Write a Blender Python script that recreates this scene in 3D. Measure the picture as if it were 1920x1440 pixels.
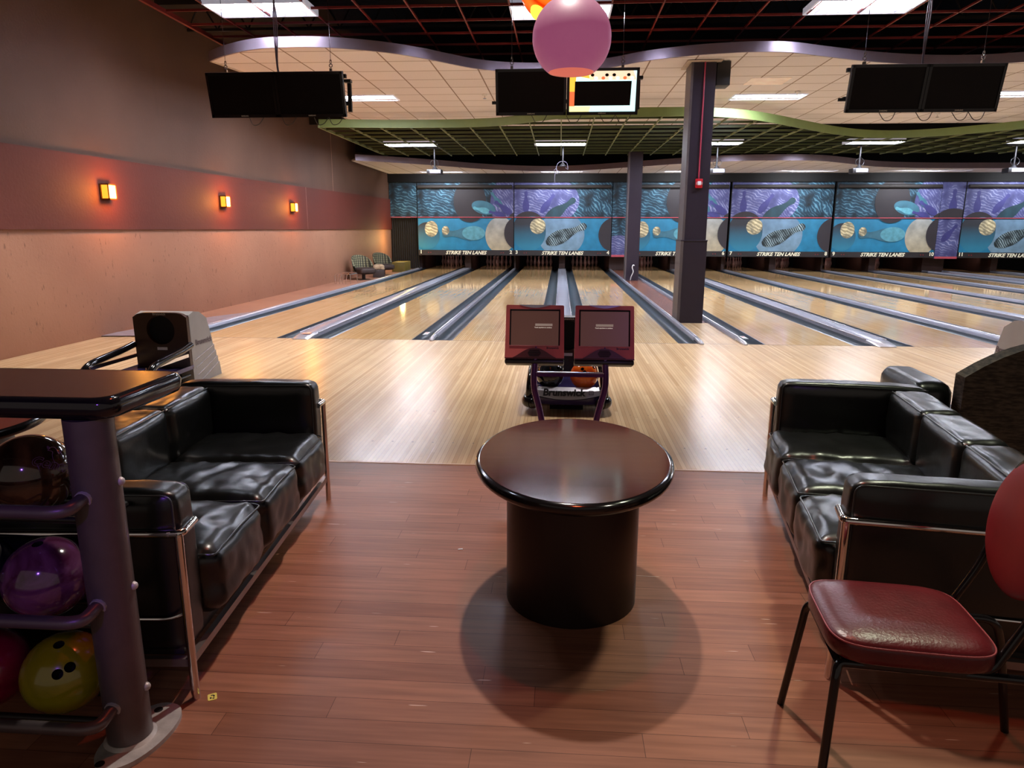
import bpy, bmesh, math, random
from math import sin, cos, pi, radians
from mathutils import Vector, Matrix, noise

for o in list(bpy.data.objects): bpy.data.objects.remove(o)
scene = bpy.context.scene
COL = scene.collection

# ------------------------------------------------------------------ camera
PITCH, YAW, ROLL = .2190, .0677, .0029
fwd = Vector((-sin(YAW)*cos(PITCH), cos(YAW)*cos(PITCH), -sin(PITCH)))
r0 = Vector((cos(YAW), sin(YAW), 0)); u0 = r0.cross(fwd)
cr = cos(ROLL)*r0 + sin(ROLL)*u0; cu = -sin(ROLL)*r0 + cos(ROLL)*u0
cam = bpy.data.cameras.new('camera'); camo = bpy.data.objects.new('camera', cam); COL.objects.link(camo)
m = Matrix((cr, cu, -fwd)).transposed().to_4x4(); m.translation = (1.3474, -8.6602, 1.3779)
camo.matrix_world = m
cam.sensor_width = 36; cam.lens = 1300.7/1920*36; cam.clip_start = .05; cam.clip_end = 200
scene.camera = camo

# ------------------------------------------------------------------ view / world
vs = scene.view_settings
vs.view_transform = 'Standard'; vs.look = 'None'; vs.gamma = 1; vs.exposure = 0.0; vs.use_curve_mapping = False
w = bpy.data.worlds.new('World'); scene.world = w; w.use_nodes = True
w.node_tree.nodes['Background'].inputs[0].default_value = (.95, .78, .68, 1)
w.node_tree.nodes['Background'].inputs[1].default_value = .24

# ------------------------------------------------------------------ lights outside the frame and general room lamps, plus added approach fill
def light(name, kind, loc, energy, color, size=.1, spot=None, blend=.3, aim=None, shape=None, sy=None):
    l = bpy.data.lights.new(name, kind); l.energy = energy; l.color = color
    if kind in ('POINT', 'SPOT'): l.shadow_soft_size = size
    if kind == 'SPOT': l.spot_size = radians(spot); l.spot_blend = blend
    if kind == 'AREA':
        l.size = size
        if sy: l.shape = 'RECTANGLE'; l.size_y = sy
    o = bpy.data.objects.new(name, l); COL.objects.link(o); o.location = loc
    if aim is not None: o.rotation_euler = (Vector(aim)-Vector(loc)).to_track_quat('-Z', 'Y').to_euler()
    return o
SP = dict(size=.05)
light('table_spotlight', 'SPOT', (1.25, -4.9, 3.9), 330, (1, .90, .80), .06, 68, .45, (1.4, -6.75, 0))
light('red_spotlight', 'SPOT', (1.5, -6.05, 4.2), 75, (1, .13, .05), .07, 60, .7, (1.4, -6.4, 0))
light('purple_spotlight', 'SPOT', (.62, -9.5, 2.3), 55, (.32, .10, 1), .05, 20, .8, (.16, -7.1, .72))
light('purple_spotlight', 'SPOT', (2.6, -9.0, 3.0), 26, (.45, .20, 1), .05, 30, .9, (1.5, -4.7, .5))
light('front_spotlight', 'SPOT', (1.3, -9.3, 3.9), 70, (1, .88, .76), .08, 30, .5, (1.3, -8.0, 0))
for x_ in (-3.2, -.6, 2.0, 4.6, 7.2, 9.8):
    light('approach_fill_light', 'SPOT', (x_, -2.1, 3.95), 330, (1, .95, .90), .25, 84, .75, (x_, -2.1, 0))  # row of unseen spots added to brighten the approach floor
light('sofa_spotlight', 'SPOT', (3.3, -5.0, 4.0), 240, (.95, 1, .72), .12, 40, .6, (2.7, -6.1, .4))
light('sofa_spotlight', 'SPOT', (-.9, -4.0, 4.1), 30, (.75, .85, 1), .1, 60, .6, (.1, -6.1, .4))
light('side_table_spotlight', 'SPOT', (-1.4, -5.4, 3.9), 150, (1, .62, .42), .08, 30, .6, (-1.2, -6.0, .5))
light('chair_spotlight', 'SPOT', (2.9, -6.0, 4.1), 60, (1, .93, .75), .1, 40, .7, (2.2, -7.1, .4))

# ------------------------------------------------------------------ materials
MATS = {}
class NT:
    def __init__(s, name):
        s.m = bpy.data.materials.new(name); s.m.use_nodes = True; s.t = s.m.node_tree
        s.b = s.t.nodes['Principled BSDF']; s.L = s.t.links.new
    def n(s, t, **k):
        x = s.t.nodes.new(t)
        for a, v in k.items():
            if a in x.inputs: x.inputs[a].default_value = v
            else: setattr(x, a, v)
        return x
def c4(c): return (c[0], c[1], c[2], 1)
def srgb(r, g, b):
    f = lambda v: (v/255/12.92) if v/255 <= .04045 else ((v/255+.055)/1.055)**2.4
    return (f(r), f(g), f(b))
def coord(g, scale=(1, 1, 1), swap=False):
    tc = g.n('ShaderNodeTexCoord')
    if swap:
        sx = g.n('ShaderNodeSeparateXYZ'); cx = g.n('ShaderNodeCombineXYZ')
        g.L(tc.outputs['Object'], sx.inputs[0]); g.L(sx.outputs[0], cx.inputs[1]); g.L(sx.outputs[1], cx.inputs[0]); g.L(sx.outputs[2], cx.inputs[2])
        src = cx.outputs[0]
    else: src = tc.outputs['Object']
    mp = g.n('ShaderNodeMapping'); mp.inputs['Scale'].default_value = scale
    g.L(src, mp.inputs[0]); return mp.outputs[0]
def ramp(g, fac, stops):
    r = g.n('ShaderNodeValToRGB'); e = r.color_ramp.elements
    while len(e) < len(stops): e.new(.5)
    for i, (p, c) in enumerate(stops): e[i].position = p; e[i].color = c4(c)
    g.L(fac, r.inputs[0]); return r.outputs[0]
def mix(g, fac, a, b, mode='MIX'):
    x = g.n('ShaderNodeMix', data_type='RGBA', blend_type=mode)
    if isinstance(fac, float): x.inputs[0].default_value = fac
    else: g.L(fac, x.inputs[0])
    for i, v in ((6, a), (7, b)):
        if isinstance(v, tuple): x.inputs[i].default_value = c4(v)
        else: g.L(v, x.inputs[i])
    return x.outputs[2]
def bump(g, h, strength=.2, dist=.01):
    b = g.n('ShaderNodeBump'); b.inputs['Strength'].default_value = strength; b.inputs['Distance'].default_value = dist
    g.L(h, b.inputs['Height']); g.L(b.outputs[0], g.b.inputs['Normal'])
def mat(name, color, rough=.5, metal=0, spec=.5, var=.12, nscale=6, bmp=0, bscale=60, coat=0, emit=None, es=0, stretch=(1, 1, 1)):
    """plain surface: base colour broken up by a soft noise, optional bump"""
    if name in MATS: return MATS[name]
    g = NT(name); v = coord(g, stretch)
    nz = g.n('ShaderNodeTexNoise'); nz.inputs['Scale'].default_value = nscale; nz.inputs['Detail'].default_value = 4; g.L(v, nz.inputs[0])
    lo = tuple(x*(1-var) for x in color); hi = tuple(min(1, x*(1+var)) for x in color)
    g.L(ramp(g, nz.outputs[0], [(.3, lo), (.7, hi)]), g.b.inputs['Base Color'])
    g.b.inputs['Roughness'].default_value = rough; g.b.inputs['Metallic'].default_value = metal
    g.b.inputs['Specular IOR Level'].default_value = spec
    if coat: g.b.inputs['Coat Weight'].default_value = coat; g.b.inputs['Coat Roughness'].default_value = .05
    if emit: g.b.inputs['Emission Color'].default_value = c4(emit); g.b.inputs['Emission Strength'].default_value = es
    if bmp:
        n2 = g.n('ShaderNodeTexNoise'); n2.inputs['Scale'].default_value = bscale; n2.inputs['Detail'].default_value = 6; g.L(v, n2.inputs[0])
        bump(g, n2.outputs[0], bmp)
    MATS[name] = g.m; return g.m
def wood(name, c1, c2, cm, width, row, rough, swap, grain=(2, 60, 1), mortar=.0009, gs=.35, bmp=.05, wear=None, spec=.5):
    if name in MATS: return MATS[name]
    g = NT(name); v = coord(g, (1, 1, 1), swap)
    # shift every board row by its own random amount so that the end joints scatter
    sp = g.n('ShaderNodeSeparateXYZ'); g.L(v, sp.inputs[0])
    dv = g.n('ShaderNodeMath', operation='DIVIDE'); g.L(sp.outputs[1], dv.inputs[0]); dv.inputs[1].default_value = row
    fl = g.n('ShaderNodeMath', operation='FLOOR'); g.L(dv.outputs[0], fl.inputs[0])
    wn = g.n('ShaderNodeTexWhiteNoise', noise_dimensions='1D'); g.L(fl.outputs[0], wn.inputs['W'])
    ml = g.n('ShaderNodeMath', operation='MULTIPLY_ADD'); g.L(wn.outputs[0], ml.inputs[0]); ml.inputs[1].default_value = width; g.L(sp.outputs[0], ml.inputs[2])
    cb = g.n('ShaderNodeCombineXYZ'); g.L(ml.outputs[0], cb.inputs[0]); g.L(sp.outputs[1], cb.inputs[1])
    br = g.n('ShaderNodeTexBrick'); br.offset = 0; br.offset_frequency = 1
    for k, x in (('Color1', c1), ('Color2', c2), ('Mortar', cm)): br.inputs[k].default_value = c4(x)
    br.inputs['Scale'].default_value = 1; br.inputs['Mortar Size'].default_value = mortar; br.inputs['Mortar Smooth'].default_value = .3
    br.inputs['Bias'].default_value = 0; br.inputs['Brick Width'].default_value = width; br.inputs['Row Height'].default_value = row
    g.L(cb.outputs[0], br.inputs[0])
    nz = g.n('ShaderNodeTexNoise'); nz.inputs['Scale'].default_value = 1; nz.inputs['Detail'].default_value = 6
    mp = g.n('ShaderNodeMapping'); mp.inputs['Scale'].default_value = grain; g.L(v, mp.inputs[0]); g.L(mp.outputs[0], nz.inputs[0])
    gr = ramp(g, nz.outputs[0], [(.3, (1-gs,)*3), (.7, (1, 1, 1))])
    col = mix(g, 1.0, br.outputs[0], gr, 'MULTIPLY')
    n3 = g.n('ShaderNodeTexNoise'); n3.inputs['Scale'].default_value = 1.7; n3.inputs['Detail'].default_value = 3; g.L(v, n3.inputs[0])
    col = mix(g, 1.0, col, ramp(g, n3.outputs[0], [(.3, (.86, .86, .86)), (.7, (1.0, 1.0, 1.0))]), 'MULTIPLY')
    if wear:
        # short pale scuffs running with the boards
        mw = g.n('ShaderNodeMapping'); mw.inputs['Scale'].default_value = (5, 90, 1); g.L(v, mw.inputs[0])
        nw = g.n('ShaderNodeTexNoise'); nw.inputs['Scale'].default_value = 1; nw.inputs['Detail'].default_value = 2; g.L(mw.outputs[0], nw.inputs[0])
        fa = ramp(g, nw.outputs[0], [(.735, (0, 0, 0)), (.76, (1, 1, 1))])
        col = mix(g, fa, col, wear)
    g.L(col, g.b.inputs['Base Color'])
    rr = g.n('ShaderNodeMapRange'); g.L(nz.outputs[0], rr.inputs[0]); rr.inputs[3].default_value = rough*.85; rr.inputs[4].default_value = rough*1.2
    g.L(rr.outputs[0], g.b.inputs['Roughness']); g.b.inputs['Specular IOR Level'].default_value = spec
    if bmp: bump(g, br.outputs['Fac'], -bmp, .002)
    MATS[name] = g.m; return g.m
def emis(name, color, strength):
    if name in MATS: return MATS[name]
    g = NT(name); v = coord(g, (3, 3, 3))
    nz = g.n('ShaderNodeTexNoise'); g.L(v, nz.inputs[0])
    g.L(ramp(g, nz.outputs[0], [(.3, tuple(x*.95 for x in color)), (.7, color)]), g.b.inputs['Emission Color'])
    g.b.inputs['Emission Strength'].default_value = strength; g.b.inputs['Base Color'].default_value = c4(tuple(x*.8 for x in color))
    MATS[name] = g.m; return g.m
def stripes(name, base, line, scale, dist, width=.5, rough=.6, rot=0, detail=3):
    """animal-stripe print: distorted wave bands over a blotchy ground"""
    if name in MATS: return MATS[name]
    g = NT(name); tc = g.n('ShaderNodeTexCoord'); mp = g.n('ShaderNodeMapping'); mp.inputs['Rotation'].default_value = (0, rot, 0); g.L(tc.outputs['Object'], mp.inputs[0])
    wv = g.n('ShaderNodeTexWave', wave_type='RINGS', rings_direction='SPHERICAL'); wv.inputs['Scale'].default_value = scale; wv.inputs['Distortion'].default_value = dist
    wv.inputs['Detail'].default_value = detail; wv.inputs['Detail Scale'].default_value = .8; g.L(mp.outputs[0], wv.inputs[0])
    nz = g.n('ShaderNodeTexNoise'); nz.inputs['Scale'].default_value = 2.6; nz.inputs['Detail'].default_value = 3; g.L(mp.outputs[0], nz.inputs[0])
    ln = ramp(g, wv.outputs[0], [(width, (0, 0, 0)), (min(1, width+.25), (1, 1, 1))])
    msk = ramp(g, nz.outputs[0], [(.42, (0, 0, 0)), (.6, (1, 1, 1))])
    fa = mix(g, 1.0, ln, msk, 'MULTIPLY')
    ground = ramp(g, nz.outputs[0], [(.3, base[0]), (.7, base[1])])
    g.L(mix(g, fa, ground, line), g.b.inputs['Base Color']); g.b.inputs['Roughness'].default_value = rough
    MATS[name] = g.m; return g.m
def gradz(name, lo, hi, z0, z1, rough=.6, nz_amt=.15):
    """printed vertical colour blend between two heights of its own panel"""
    if name in MATS: return MATS[name]
    g = NT(name); tc = g.n('ShaderNodeTexCoord'); sx = g.n('ShaderNodeSeparateXYZ'); g.L(tc.outputs['Object'], sx.inputs[0])
    mr = g.n('ShaderNodeMapRange'); mr.inputs[1].default_value = z0; mr.inputs[2].default_value = z1; g.L(sx.outputs[2], mr.inputs[0])
    nz = g.n('ShaderNodeTexNoise'); nz.inputs['Scale'].default_value = 3; nz.inputs['Detail'].default_value = 5; g.L(tc.outputs['Object'], nz.inputs[0])
    c = ramp(g, mr.outputs[0], [(0, lo), (1, hi)])
    c = mix(g, 1.0, c, ramp(g, nz.outputs[0], [(.3, (1-nz_amt*2,)*3), (.7, (1, 1, 1))]), 'MULTIPLY')
    g.L(c, g.b.inputs['Base Color']); g.b.inputs['Roughness'].default_value = rough
    MATS[name] = g.m; return g.m

M_floor = wood('dark_plank_floor', srgb(180, 122, 96), srgb(160, 104, 80), srgb(84, 48, 36), 1.2, .0915, .40, False, grain=(3, 45, 1), gs=.35, wear=srgb(230, 205, 185), spec=.25)
M_appr = wood('maple_approach', srgb(236, 202, 158), srgb(208, 170, 126), srgb(150, 112, 78), 4.5, .0275, .25, True, grain=(.5, 55, 1), gs=.08, bmp=.0, spec=.4)
M_lane = wood('maple_lane', srgb(238, 200, 146), srgb(222, 178, 122), srgb(150, 108, 66), 2.4, .027, .07, True, grain=(.5, 50, 1), gs=.09, bmp=0, spec=.22)
M_redstrip = wood('brown_lane_gap', srgb(150, 92, 70), srgb(135, 80, 60), srgb(80, 45, 35), 1.5, .08, .25, True, gs=.25)
M_gutter = mat('gutter_grey', srgb(56, 64, 72), .3, 0, .6, .25, 5)
M_cap = mat('cap_lavender', srgb(176, 176, 190), .28, .35, .5, .06, 3)
M_capedge = mat('cap_edge', srgb(205, 205, 215), .22, .5, .5, .05, 3)
M_black = mat('flat_black', (.004, .004, .005), .7, 0, .3)
M_blackgloss = mat('gloss_black', (.008, .007, .008), .12, 0, .5, .1)
M_blackplastic = mat('black_plastic', (.012, .011, .012), .38)
M_leather = mat('black_leather', (.006, .0068, .0068), .29, 0, .55, .25, 5, .14, 16)
M_piping = mat('leather_piping', (.035, .038, .038), .3)
M_chrome = mat('chrome', (.75, .73, .72), .12, 1, .5, .06)
M_rail = mat('sofa_rail', (.33, .27, .25), .35, .8)
M_burg = mat('burgundy_vinyl', srgb(92, 24, 30), .3, 0, .5, .18, 14, .12, 120)
M_burgpad = mat('burgundy_pad', srgb(122, 16, 20), .45, 0, .4, .1, 9)
M_grey = mat('silver_grey_paint', srgb(98, 88, 90), .38, .45, .5, .08, 20, .05, 300)
M_weld = mat('worn_silver', srgb(190, 185, 182), .45, .3, .5, .2, 25, .1, 60)
M_counter = mat('dark_laminate', srgb(78, 48, 36), .24, 0, .5, .12, 60, .02, 200)
M_cherry = wood('cherry_table_top', srgb(84, 44, 40), srgb(78, 40, 36), srgb(70, 34, 30), 3, .5, .11, False, grain=(2, 30, 1), gs=.3, bmp=0, mortar=.0)
M_redtop = wood('orange_table_top', srgb(120, 42, 26), srgb(112, 38, 24), srgb(100, 32, 22), 3, .5, .3, False, grain=(2, 30, 1), gs=.2, bmp=0, mortar=.0)
M_drum = mat('table_drum_brown', srgb(22, 9, 8), .4, 0, .4, .2, 4, stretch=(6, 6, .6))
M_tile_w = None
M_black_ceiling = mat('dark_deck', (.006, .004, .005), .8)
M_truss = mat('dark_truss', (.010, .007, .008), .8)
M_redbar = mat('red_grid_paint', srgb(112, 30, 28), .5)
M_green = mat('green_fascia', srgb(112, 130, 76), .5, 0, .4, .05)
M_greenbar = mat('green_grid_paint', srgb(66, 78, 44), .5)
M_greenlight = mat('pale_green_bar', srgb(122, 134, 92), .5)
M_fascia = mat('lavender_fascia', srgb(142, 128, 142), .32, .55, .5, .05)
M_trimwhite = mat('white_tee', srgb(200, 185, 172), .5)
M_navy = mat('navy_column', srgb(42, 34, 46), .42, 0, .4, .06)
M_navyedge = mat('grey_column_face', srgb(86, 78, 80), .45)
M_redalarm = mat('alarm_red', srgb(190, 20, 35), .35)
M_pinkpipe = mat('red_conduit', srgb(175, 60, 84), .4)
M_whiteplastic = mat('white_plastic', (.75, .75, .76), .4)
M_screen = mat('dark_screen', (.006, .004, .004), .3, 0, .15)
M_brownscreen = mat('console_screen', srgb(62, 38, 32), .3, emit=srgb(92, 58, 48), es=.55)
M_bezel = mat('red_bezel', srgb(214, 104, 98), .4)
M_bezeldark = mat('dark_red_lip', srgb(86, 22, 26), .32)
M_purple = mat('purple_tube', srgb(100, 66, 128), .22, .6)
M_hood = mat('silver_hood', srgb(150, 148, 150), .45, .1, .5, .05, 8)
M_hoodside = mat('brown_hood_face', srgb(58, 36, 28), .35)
M_tray = mat('blue_black_tray', srgb(48, 42, 84), .14, .2)
M_silverpanel = mat('silver_panel', srgb(185, 182, 192), .25, .5)
M_text_cream = mat('cream_print', srgb(245, 240, 215), .6, emit=srgb(250, 245, 220), es=.25)
M_text_black = mat('black_print', (.01, .01, .012), .4)
M_text_grey = mat('grey_print', srgb(170, 165, 160), .5)
M_text_lit = mat('lit_screen_text', srgb(190, 180, 170), .5, emit=srgb(215, 200, 185), es=.7)
M_text_dim = mat('dim_screen_text', srgb(140, 125, 115), .5, emit=srgb(150, 130, 118), es=.6)
M_red = mat('red_dot', srgb(165, 40, 48), .5, emit=srgb(150, 25, 35), es=.1)
M_band = mat('band_charcoal', srgb(50, 47, 50), .5)
M_pin = mat('pin_white', srgb(175, 140, 135), .35)
M_kick = mat('kickback_brown', srgb(70, 46, 40), .5)
M_curtain = mat('black_curtain', srgb(34, 31, 33), .85, bmp=.2)
M_troff = emis('tube_light', (.82, .87, 1.0), 120.0)
M_reflect = mat('white_reflector', srgb(215, 215, 225), .35, emit=(.8, .82, 1), es=.25)  # faint emission stands in for lamp light on housing and louvres
M_tan = mat('paper_tan', srgb(186, 160, 128), .7)
M_olive = mat('olive_board', srgb(120, 104, 44), .5)
M_yellowtag = mat('yellow_tag', srgb(235, 220, 110), .5)
M_fabric = None
M_gold = emis('amber_glass', (1.0, .40, .03), 1.6)
M_goldwhite = emis('hot_glass', (1.0, .60, .14), 14.0)
M_bronze = mat('bronze_trim', srgb(120, 70, 25), .4, .6)

def tile_mat():
    g = NT('acoustic_tile'); v = coord(g, (1, 1, 1)); mp = g.n('ShaderNodeMapping'); mp.inputs['Location'].default_value = (-0.0770, .03, 0); g.L(v, mp.inputs[0])
    br = g.n('ShaderNodeTexBrick'); br.offset = 0; br.squash = 1
    for k, x in (('Color1', srgb(240, 236, 238)), ('Color2', srgb(232, 228, 230)), ('Mortar', srgb(150, 132, 122))): br.inputs[k].default_value = c4(x)
    br.inputs['Scale'].default_value = 1; br.inputs['Mortar Size'].default_value = .012; br.inputs['Mortar Smooth'].default_value = .2
    br.inputs['Brick Width'].default_value = .6225; br.inputs['Row Height'].default_value = .6225
    g.L(mp.outputs[0], br.inputs[0])
    nz = g.n('ShaderNodeTexNoise'); nz.inputs['Scale'].default_value = 90; g.L(v, nz.inputs[0])
    g.L(mix(g, 1.0, br.outputs[0], ramp(g, nz.outputs[0], [(.35, (.93, .93, .93)), (.6, (1, 1, 1))]), 'MULTIPLY'), g.b.inputs['Base Color'])
    g.b.inputs['Roughness'].default_value = .85; bump(g, br.outputs['Fac'], -.2, .01); return g.m
M_tile = tile_mat()
def fabric_mat(name, a, b, sc):
    g = NT(name); v = coord(g, (1, 1, 1))
    ns = g.n('ShaderNodeTexNoise'); ns.inputs['Scale'].default_value = 1; ns.inputs['Detail'].default_value = 5
    mp = g.n('ShaderNodeMapping'); mp.inputs['Scale'].default_value = (sc*.35, sc*.35, sc*1.6); g.L(v, mp.inputs[0]); g.L(mp.outputs[0], ns.inputs[0])
    g.L(ramp(g, ns.outputs[0], [(.38, a), (.62, b)]), g.b.inputs['Base Color']); g.b.inputs['Roughness'].default_value = .9
    bump(g, ns.outputs[0], .3, .004); return g.m
M_fabric = fabric_mat('grey_brown_fabric', srgb(58, 50, 42), srgb(96, 84, 70), 70)
def plaid_mat():
    g = NT('plaid_shell'); tc = g.n('ShaderNodeTexCoord')
    wv = g.n('ShaderNodeTexWave', wave_type='BANDS', bands_direction='Y'); wv.inputs['Scale'].default_value = 5; wv.inputs['Distortion'].default_value = .8; g.L(tc.outputs['Object'], wv.inputs[0])
    w2 = g.n('ShaderNodeTexWave', wave_type='BANDS', bands_direction='Z'); w2.inputs['Scale'].default_value = 5; w2.inputs['Distortion'].default_value = 2; g.L(tc.outputs['Object'], w2.inputs[0])
    a = ramp(g, wv.outputs[0], [(.3, srgb(70, 70, 58)), (.8, srgb(150, 148, 112))])
    b = ramp(g, w2.outputs[0], [(.3, (.55, .55, .55)), (.7, (1, 1, 1))])
    g.L(mix(g, 1.0, a, b, 'MULTIPLY'), g.b.inputs['Base Color']); g.b.inputs['Roughness'].default_value = .7; return g.m
M_plaid = plaid_mat()
def wall_mat(name, a, b, spots, spot_amt, brush):
    g = NT(name); v = coord(g, (1, 1, 1))
    nz = g.n('ShaderNodeTexNoise'); nz.inputs['Scale'].default_value = .9; nz.inputs['Detail'].default_value = 5; g.L(v, nz.inputs[0])
    base = ramp(g, nz.outputs[0], [(.3, a), (.7, b)])
    mp = g.n('ShaderNodeMapping'); mp.inputs['Scale'].default_value = brush; g.L(v, mp.inputs[0])
    n2 = g.n('ShaderNodeTexNoise'); n2.inputs['Scale'].default_value = 1; n2.inputs['Detail'].default_value = 4; g.L(mp.outputs[0], n2.inputs[0])
    fa = ramp(g, n2.outputs[0], [(.64, (0, 0, 0)), (.74, (spot_amt,)*3)])
    g.L(mix(g, fa, base, spots), g.b.inputs['Base Color']); g.b.inputs['Roughness'].default_value = .7
    n3 = g.n('ShaderNodeTexNoise'); n3.inputs['Scale'].default_value = 30; n3.inputs['Detail'].default_value = 5; g.L(v, n3.inputs[0])
    bump(g, n3.outputs[0], .25, .01); return g.m
M_wall_low = wall_mat('troweled_plaster', srgb(158, 110, 86), srgb(170, 122, 96), srgb(100, 66, 48), .7, (1, 24, 9))
M_wall_up = wall_mat('brown_upper_paint', srgb(90, 63, 50), srgb(100, 72, 58), srgb(80, 58, 48), .3, (1, 2, .6))
M_wall_band = wall_mat('red_brown_panel', srgb(94, 36, 26), srgb(100, 40, 29), srgb(84, 31, 23), .4, (1, 1.2, 9))

# ball materials
def ball_mat(name, a, b, rough=.1, sc=9):
    g = NT(name); v = coord(g, (1, 1, 1))
    nz = g.n('ShaderNodeTexNoise'); nz.inputs['Scale'].default_value = sc; nz.inputs['Detail'].default_value = 6; nz.inputs['Distortion'].default_value = 1.6; g.L(v, nz.inputs[0])
    g.L(ramp(g, nz.outputs[0], [(.35, a), (.65, b)]), g.b.inputs['Base Color']); g.b.inputs['Roughness'].default_value = rough
    g.b.inputs['Coat Weight'].default_value = .5; g.b.inputs['Coat Roughness'].default_value = .04
    return g.m

# ------------------------------------------------------------------ mesh tools
def frame(d):
    d = Vector(d).normalized(); a = Vector((0, 0, 1)) if abs(d.z) < .9 else Vector((1, 0, 0))
    x = d.cross(a).normalized(); return x, d.cross(x).normalized()
class MB:
    def __init__(s): s.bm = bmesh.new()
    def box(s, x0, x1, y0, y1, z0, z1, mi=0, bev=0, M=None, seg=2):
        b = bmesh.new(); bmesh.ops.create_cube(b, size=1)
        for v in b.verts: v.co = Vector(((x0+x1)/2+v.co.x*(x1-x0), (y0+y1)/2+v.co.y*(y1-y0), (z0+z1)/2+v.co.z*(z1-z0)))
        if bev: bmesh.ops.bevel(b, geom=b.edges[:], offset=bev, segments=seg, affect='EDGES', profile=.5)
        if M: bmesh.ops.transform(b, matrix=M, verts=b.verts)
        s.add(b, mi); return s
    def add(s, b, mi=0):
        mp = {}
        for v in b.verts: mp[v] = s.bm.verts.new(v.co)
        for f in b.faces:
            try:
                g = s.bm.faces.new([mp[v] for v in f.verts]); g.material_index = mi if mi is not None else f.material_index
            except ValueError: pass
        b.free()
    def tube(s, pts, r, seg=10, mi=0, closed=False):
        pts = [Vector(p) for p in pts]; n = len(pts); rings = []
        x, y = None, None
        for i, p in enumerate(pts):
            if closed: d = pts[(i+1) % n]-pts[i-1]
            else: d = pts[min(i+1, n-1)]-pts[max(i-1, 0)]
            d.normalize()
            if x is None: x, y = frame(d)
            else:
                x = (x-d*x.dot(d)).normalized(); y = d.cross(x).normalized()
            rr = r(i/(n-1)) if callable(r) else r
            rings.append([s.bm.verts.new(p+x*rr*cos(2*pi*k/seg)+y*rr*sin(2*pi*k/seg)) for k in range(seg)])
        for i in range(n if closed else n-1):
            a, b = rings[i], rings[(i+1) % n]
            for k in range(seg):
                f = s.bm.faces.new((a[k], a[(k+1) % seg], b[(k+1) % seg], b[k])); f.material_index = mi
        if not closed:
            for q in (rings[0][::-1], rings[-1]):
                f = s.bm.faces.new(q); f.material_index = mi
        return s
    def cyl(s, p0, p1, r, seg=24, mi=0): return s.tube([p0, p1], r, seg, mi)
    def lathe(s, prof, c=(0, 0, 0), seg=48, mi=0, sx=1, sy=1, caps=True):
        rings = []
        for (r, z) in prof: rings.append([s.bm.verts.new((c[0]+r*cos(2*pi*k/seg)*sx, c[1]+r*sin(2*pi*k/seg)*sy, c[2]+z)) for k in range(seg)])
        for a, b in zip(rings, rings[1:]):
            for k in range(seg):
                f = s.bm.faces.new((a[k], a[(k+1) % seg], b[(k+1) % seg], b[k])); f.material_index = mi
        if caps:
            for q in (rings[0][::-1], rings[-1]):
                f = s.bm.faces.new(q); f.material_index = mi
        return s
    def oval(s, prof, rx, ry, c=(0, 0, 0), seg=72, mi=0):
        """lathe with an oval plan; profile is (inset from rim, z)"""
        rings = []
        for (d, z) in prof: rings.append([s.bm.verts.new((c[0]+(rx-d)*cos(2*pi*k/seg), c[1]+(ry-d)*sin(2*pi*k/seg), c[2]+z)) for k in range(seg)])
        for a, b in zip(rings, rings[1:]):
            for k in range(seg):
                f = s.bm.faces.new((a[k], a[(k+1) % seg], b[(k+1) % seg], b[k])); f.material_index = mi
        for q in (rings[0][::-1], rings[-1]):
            f = s.bm.faces.new(q); f.material_index = mi
        return s
    def prism(s, poly, a, b, axis='z', mi=0):
        def P(p, h):
            return {'z': (p[0], p[1], h), 'x': (h, p[0], p[1]), 'y': (p[0], h, p[1])}[axis]
        lo = [s.bm.verts.new(P(p, a)) for p in poly]; hi = [s.bm.verts.new(P(p, b)) for p in poly]
        for q in (lo[::-1], hi):
            f = s.bm.faces.new(q); f.material_index = mi
        n = len(poly)
        for k in range(n):
            f = s.bm.faces.new((lo[k], lo[(k+1) % n], hi[(k+1) % n], hi[k])); f.material_index = mi
        return s
    def sphere(s, c, r, mi=0, sub=3, sc=(1, 1, 1)):
        b = bmesh.new(); bmesh.ops.create_icosphere(b, subdivisions=sub, radius=r)
        for v in b.verts: v.co = Vector((c[0]+v.co.x*sc[0], c[1]+v.co.y*sc[1], c[2]+v.co.z*sc[2]))
        s.add(b, mi); return s
    def flat(s, poly, y, mi=0):
        f = s.bm.faces.new([s.bm.verts.new((p[0], y, p[1])) for p in poly]); f.material_index = mi; return s
    def build(s, name, mats, parent=None, smooth=True, loc=(0, 0, 0), rot=None, angle=40, normals=True):
        me = bpy.data.meshes.new(name)
        if normals: bmesh.ops.recalc_face_normals(s.bm, faces=s.bm.faces[:])
        s.bm.to_mesh(me); s.bm.free()
        for m_ in (mats if isinstance(mats, (list, tuple)) else [mats]): me.materials.append(m_)
        if smooth:
            me.polygons.foreach_set('use_smooth', [True]*len(me.polygons)); me.set_sharp_from_angle(angle=radians(angle))
        o = bpy.data.objects.new(name, me); COL.objects.link(o); o.location = loc
        if rot is not None: o.rotation_euler = rot
        if parent: o.parent = parent
        return o
def tag(o, label=None, cat=None, group=None, kind=None):
    if label: o['label'] = label
    if cat: o['category'] = cat
    if group: o['group'] = group
    if kind: o['kind'] = kind
    return o
def empty(name, loc, rz=0, label=None, cat=None, group=None):
    o = bpy.data.objects.new(name, None); COL.objects.link(o); o.location = loc; o.rotation_euler = (0, 0, rz); o.empty_display_size = .05
    return tag(o, label, cat, group)
def copy_tree(o, parent=None, label=None, loc=None, rz=None):
    c = o.copy(); COL.objects.link(c)
    if parent: c.parent = parent
    if label: c['label'] = label
    if loc is not None: c.location = loc
    if rz is not None: c.rotation_euler = (0, 0, rz)
    for ch in [x for x in bpy.data.objects if x.parent == o]: copy_tree(ch, c)
    return c
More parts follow.
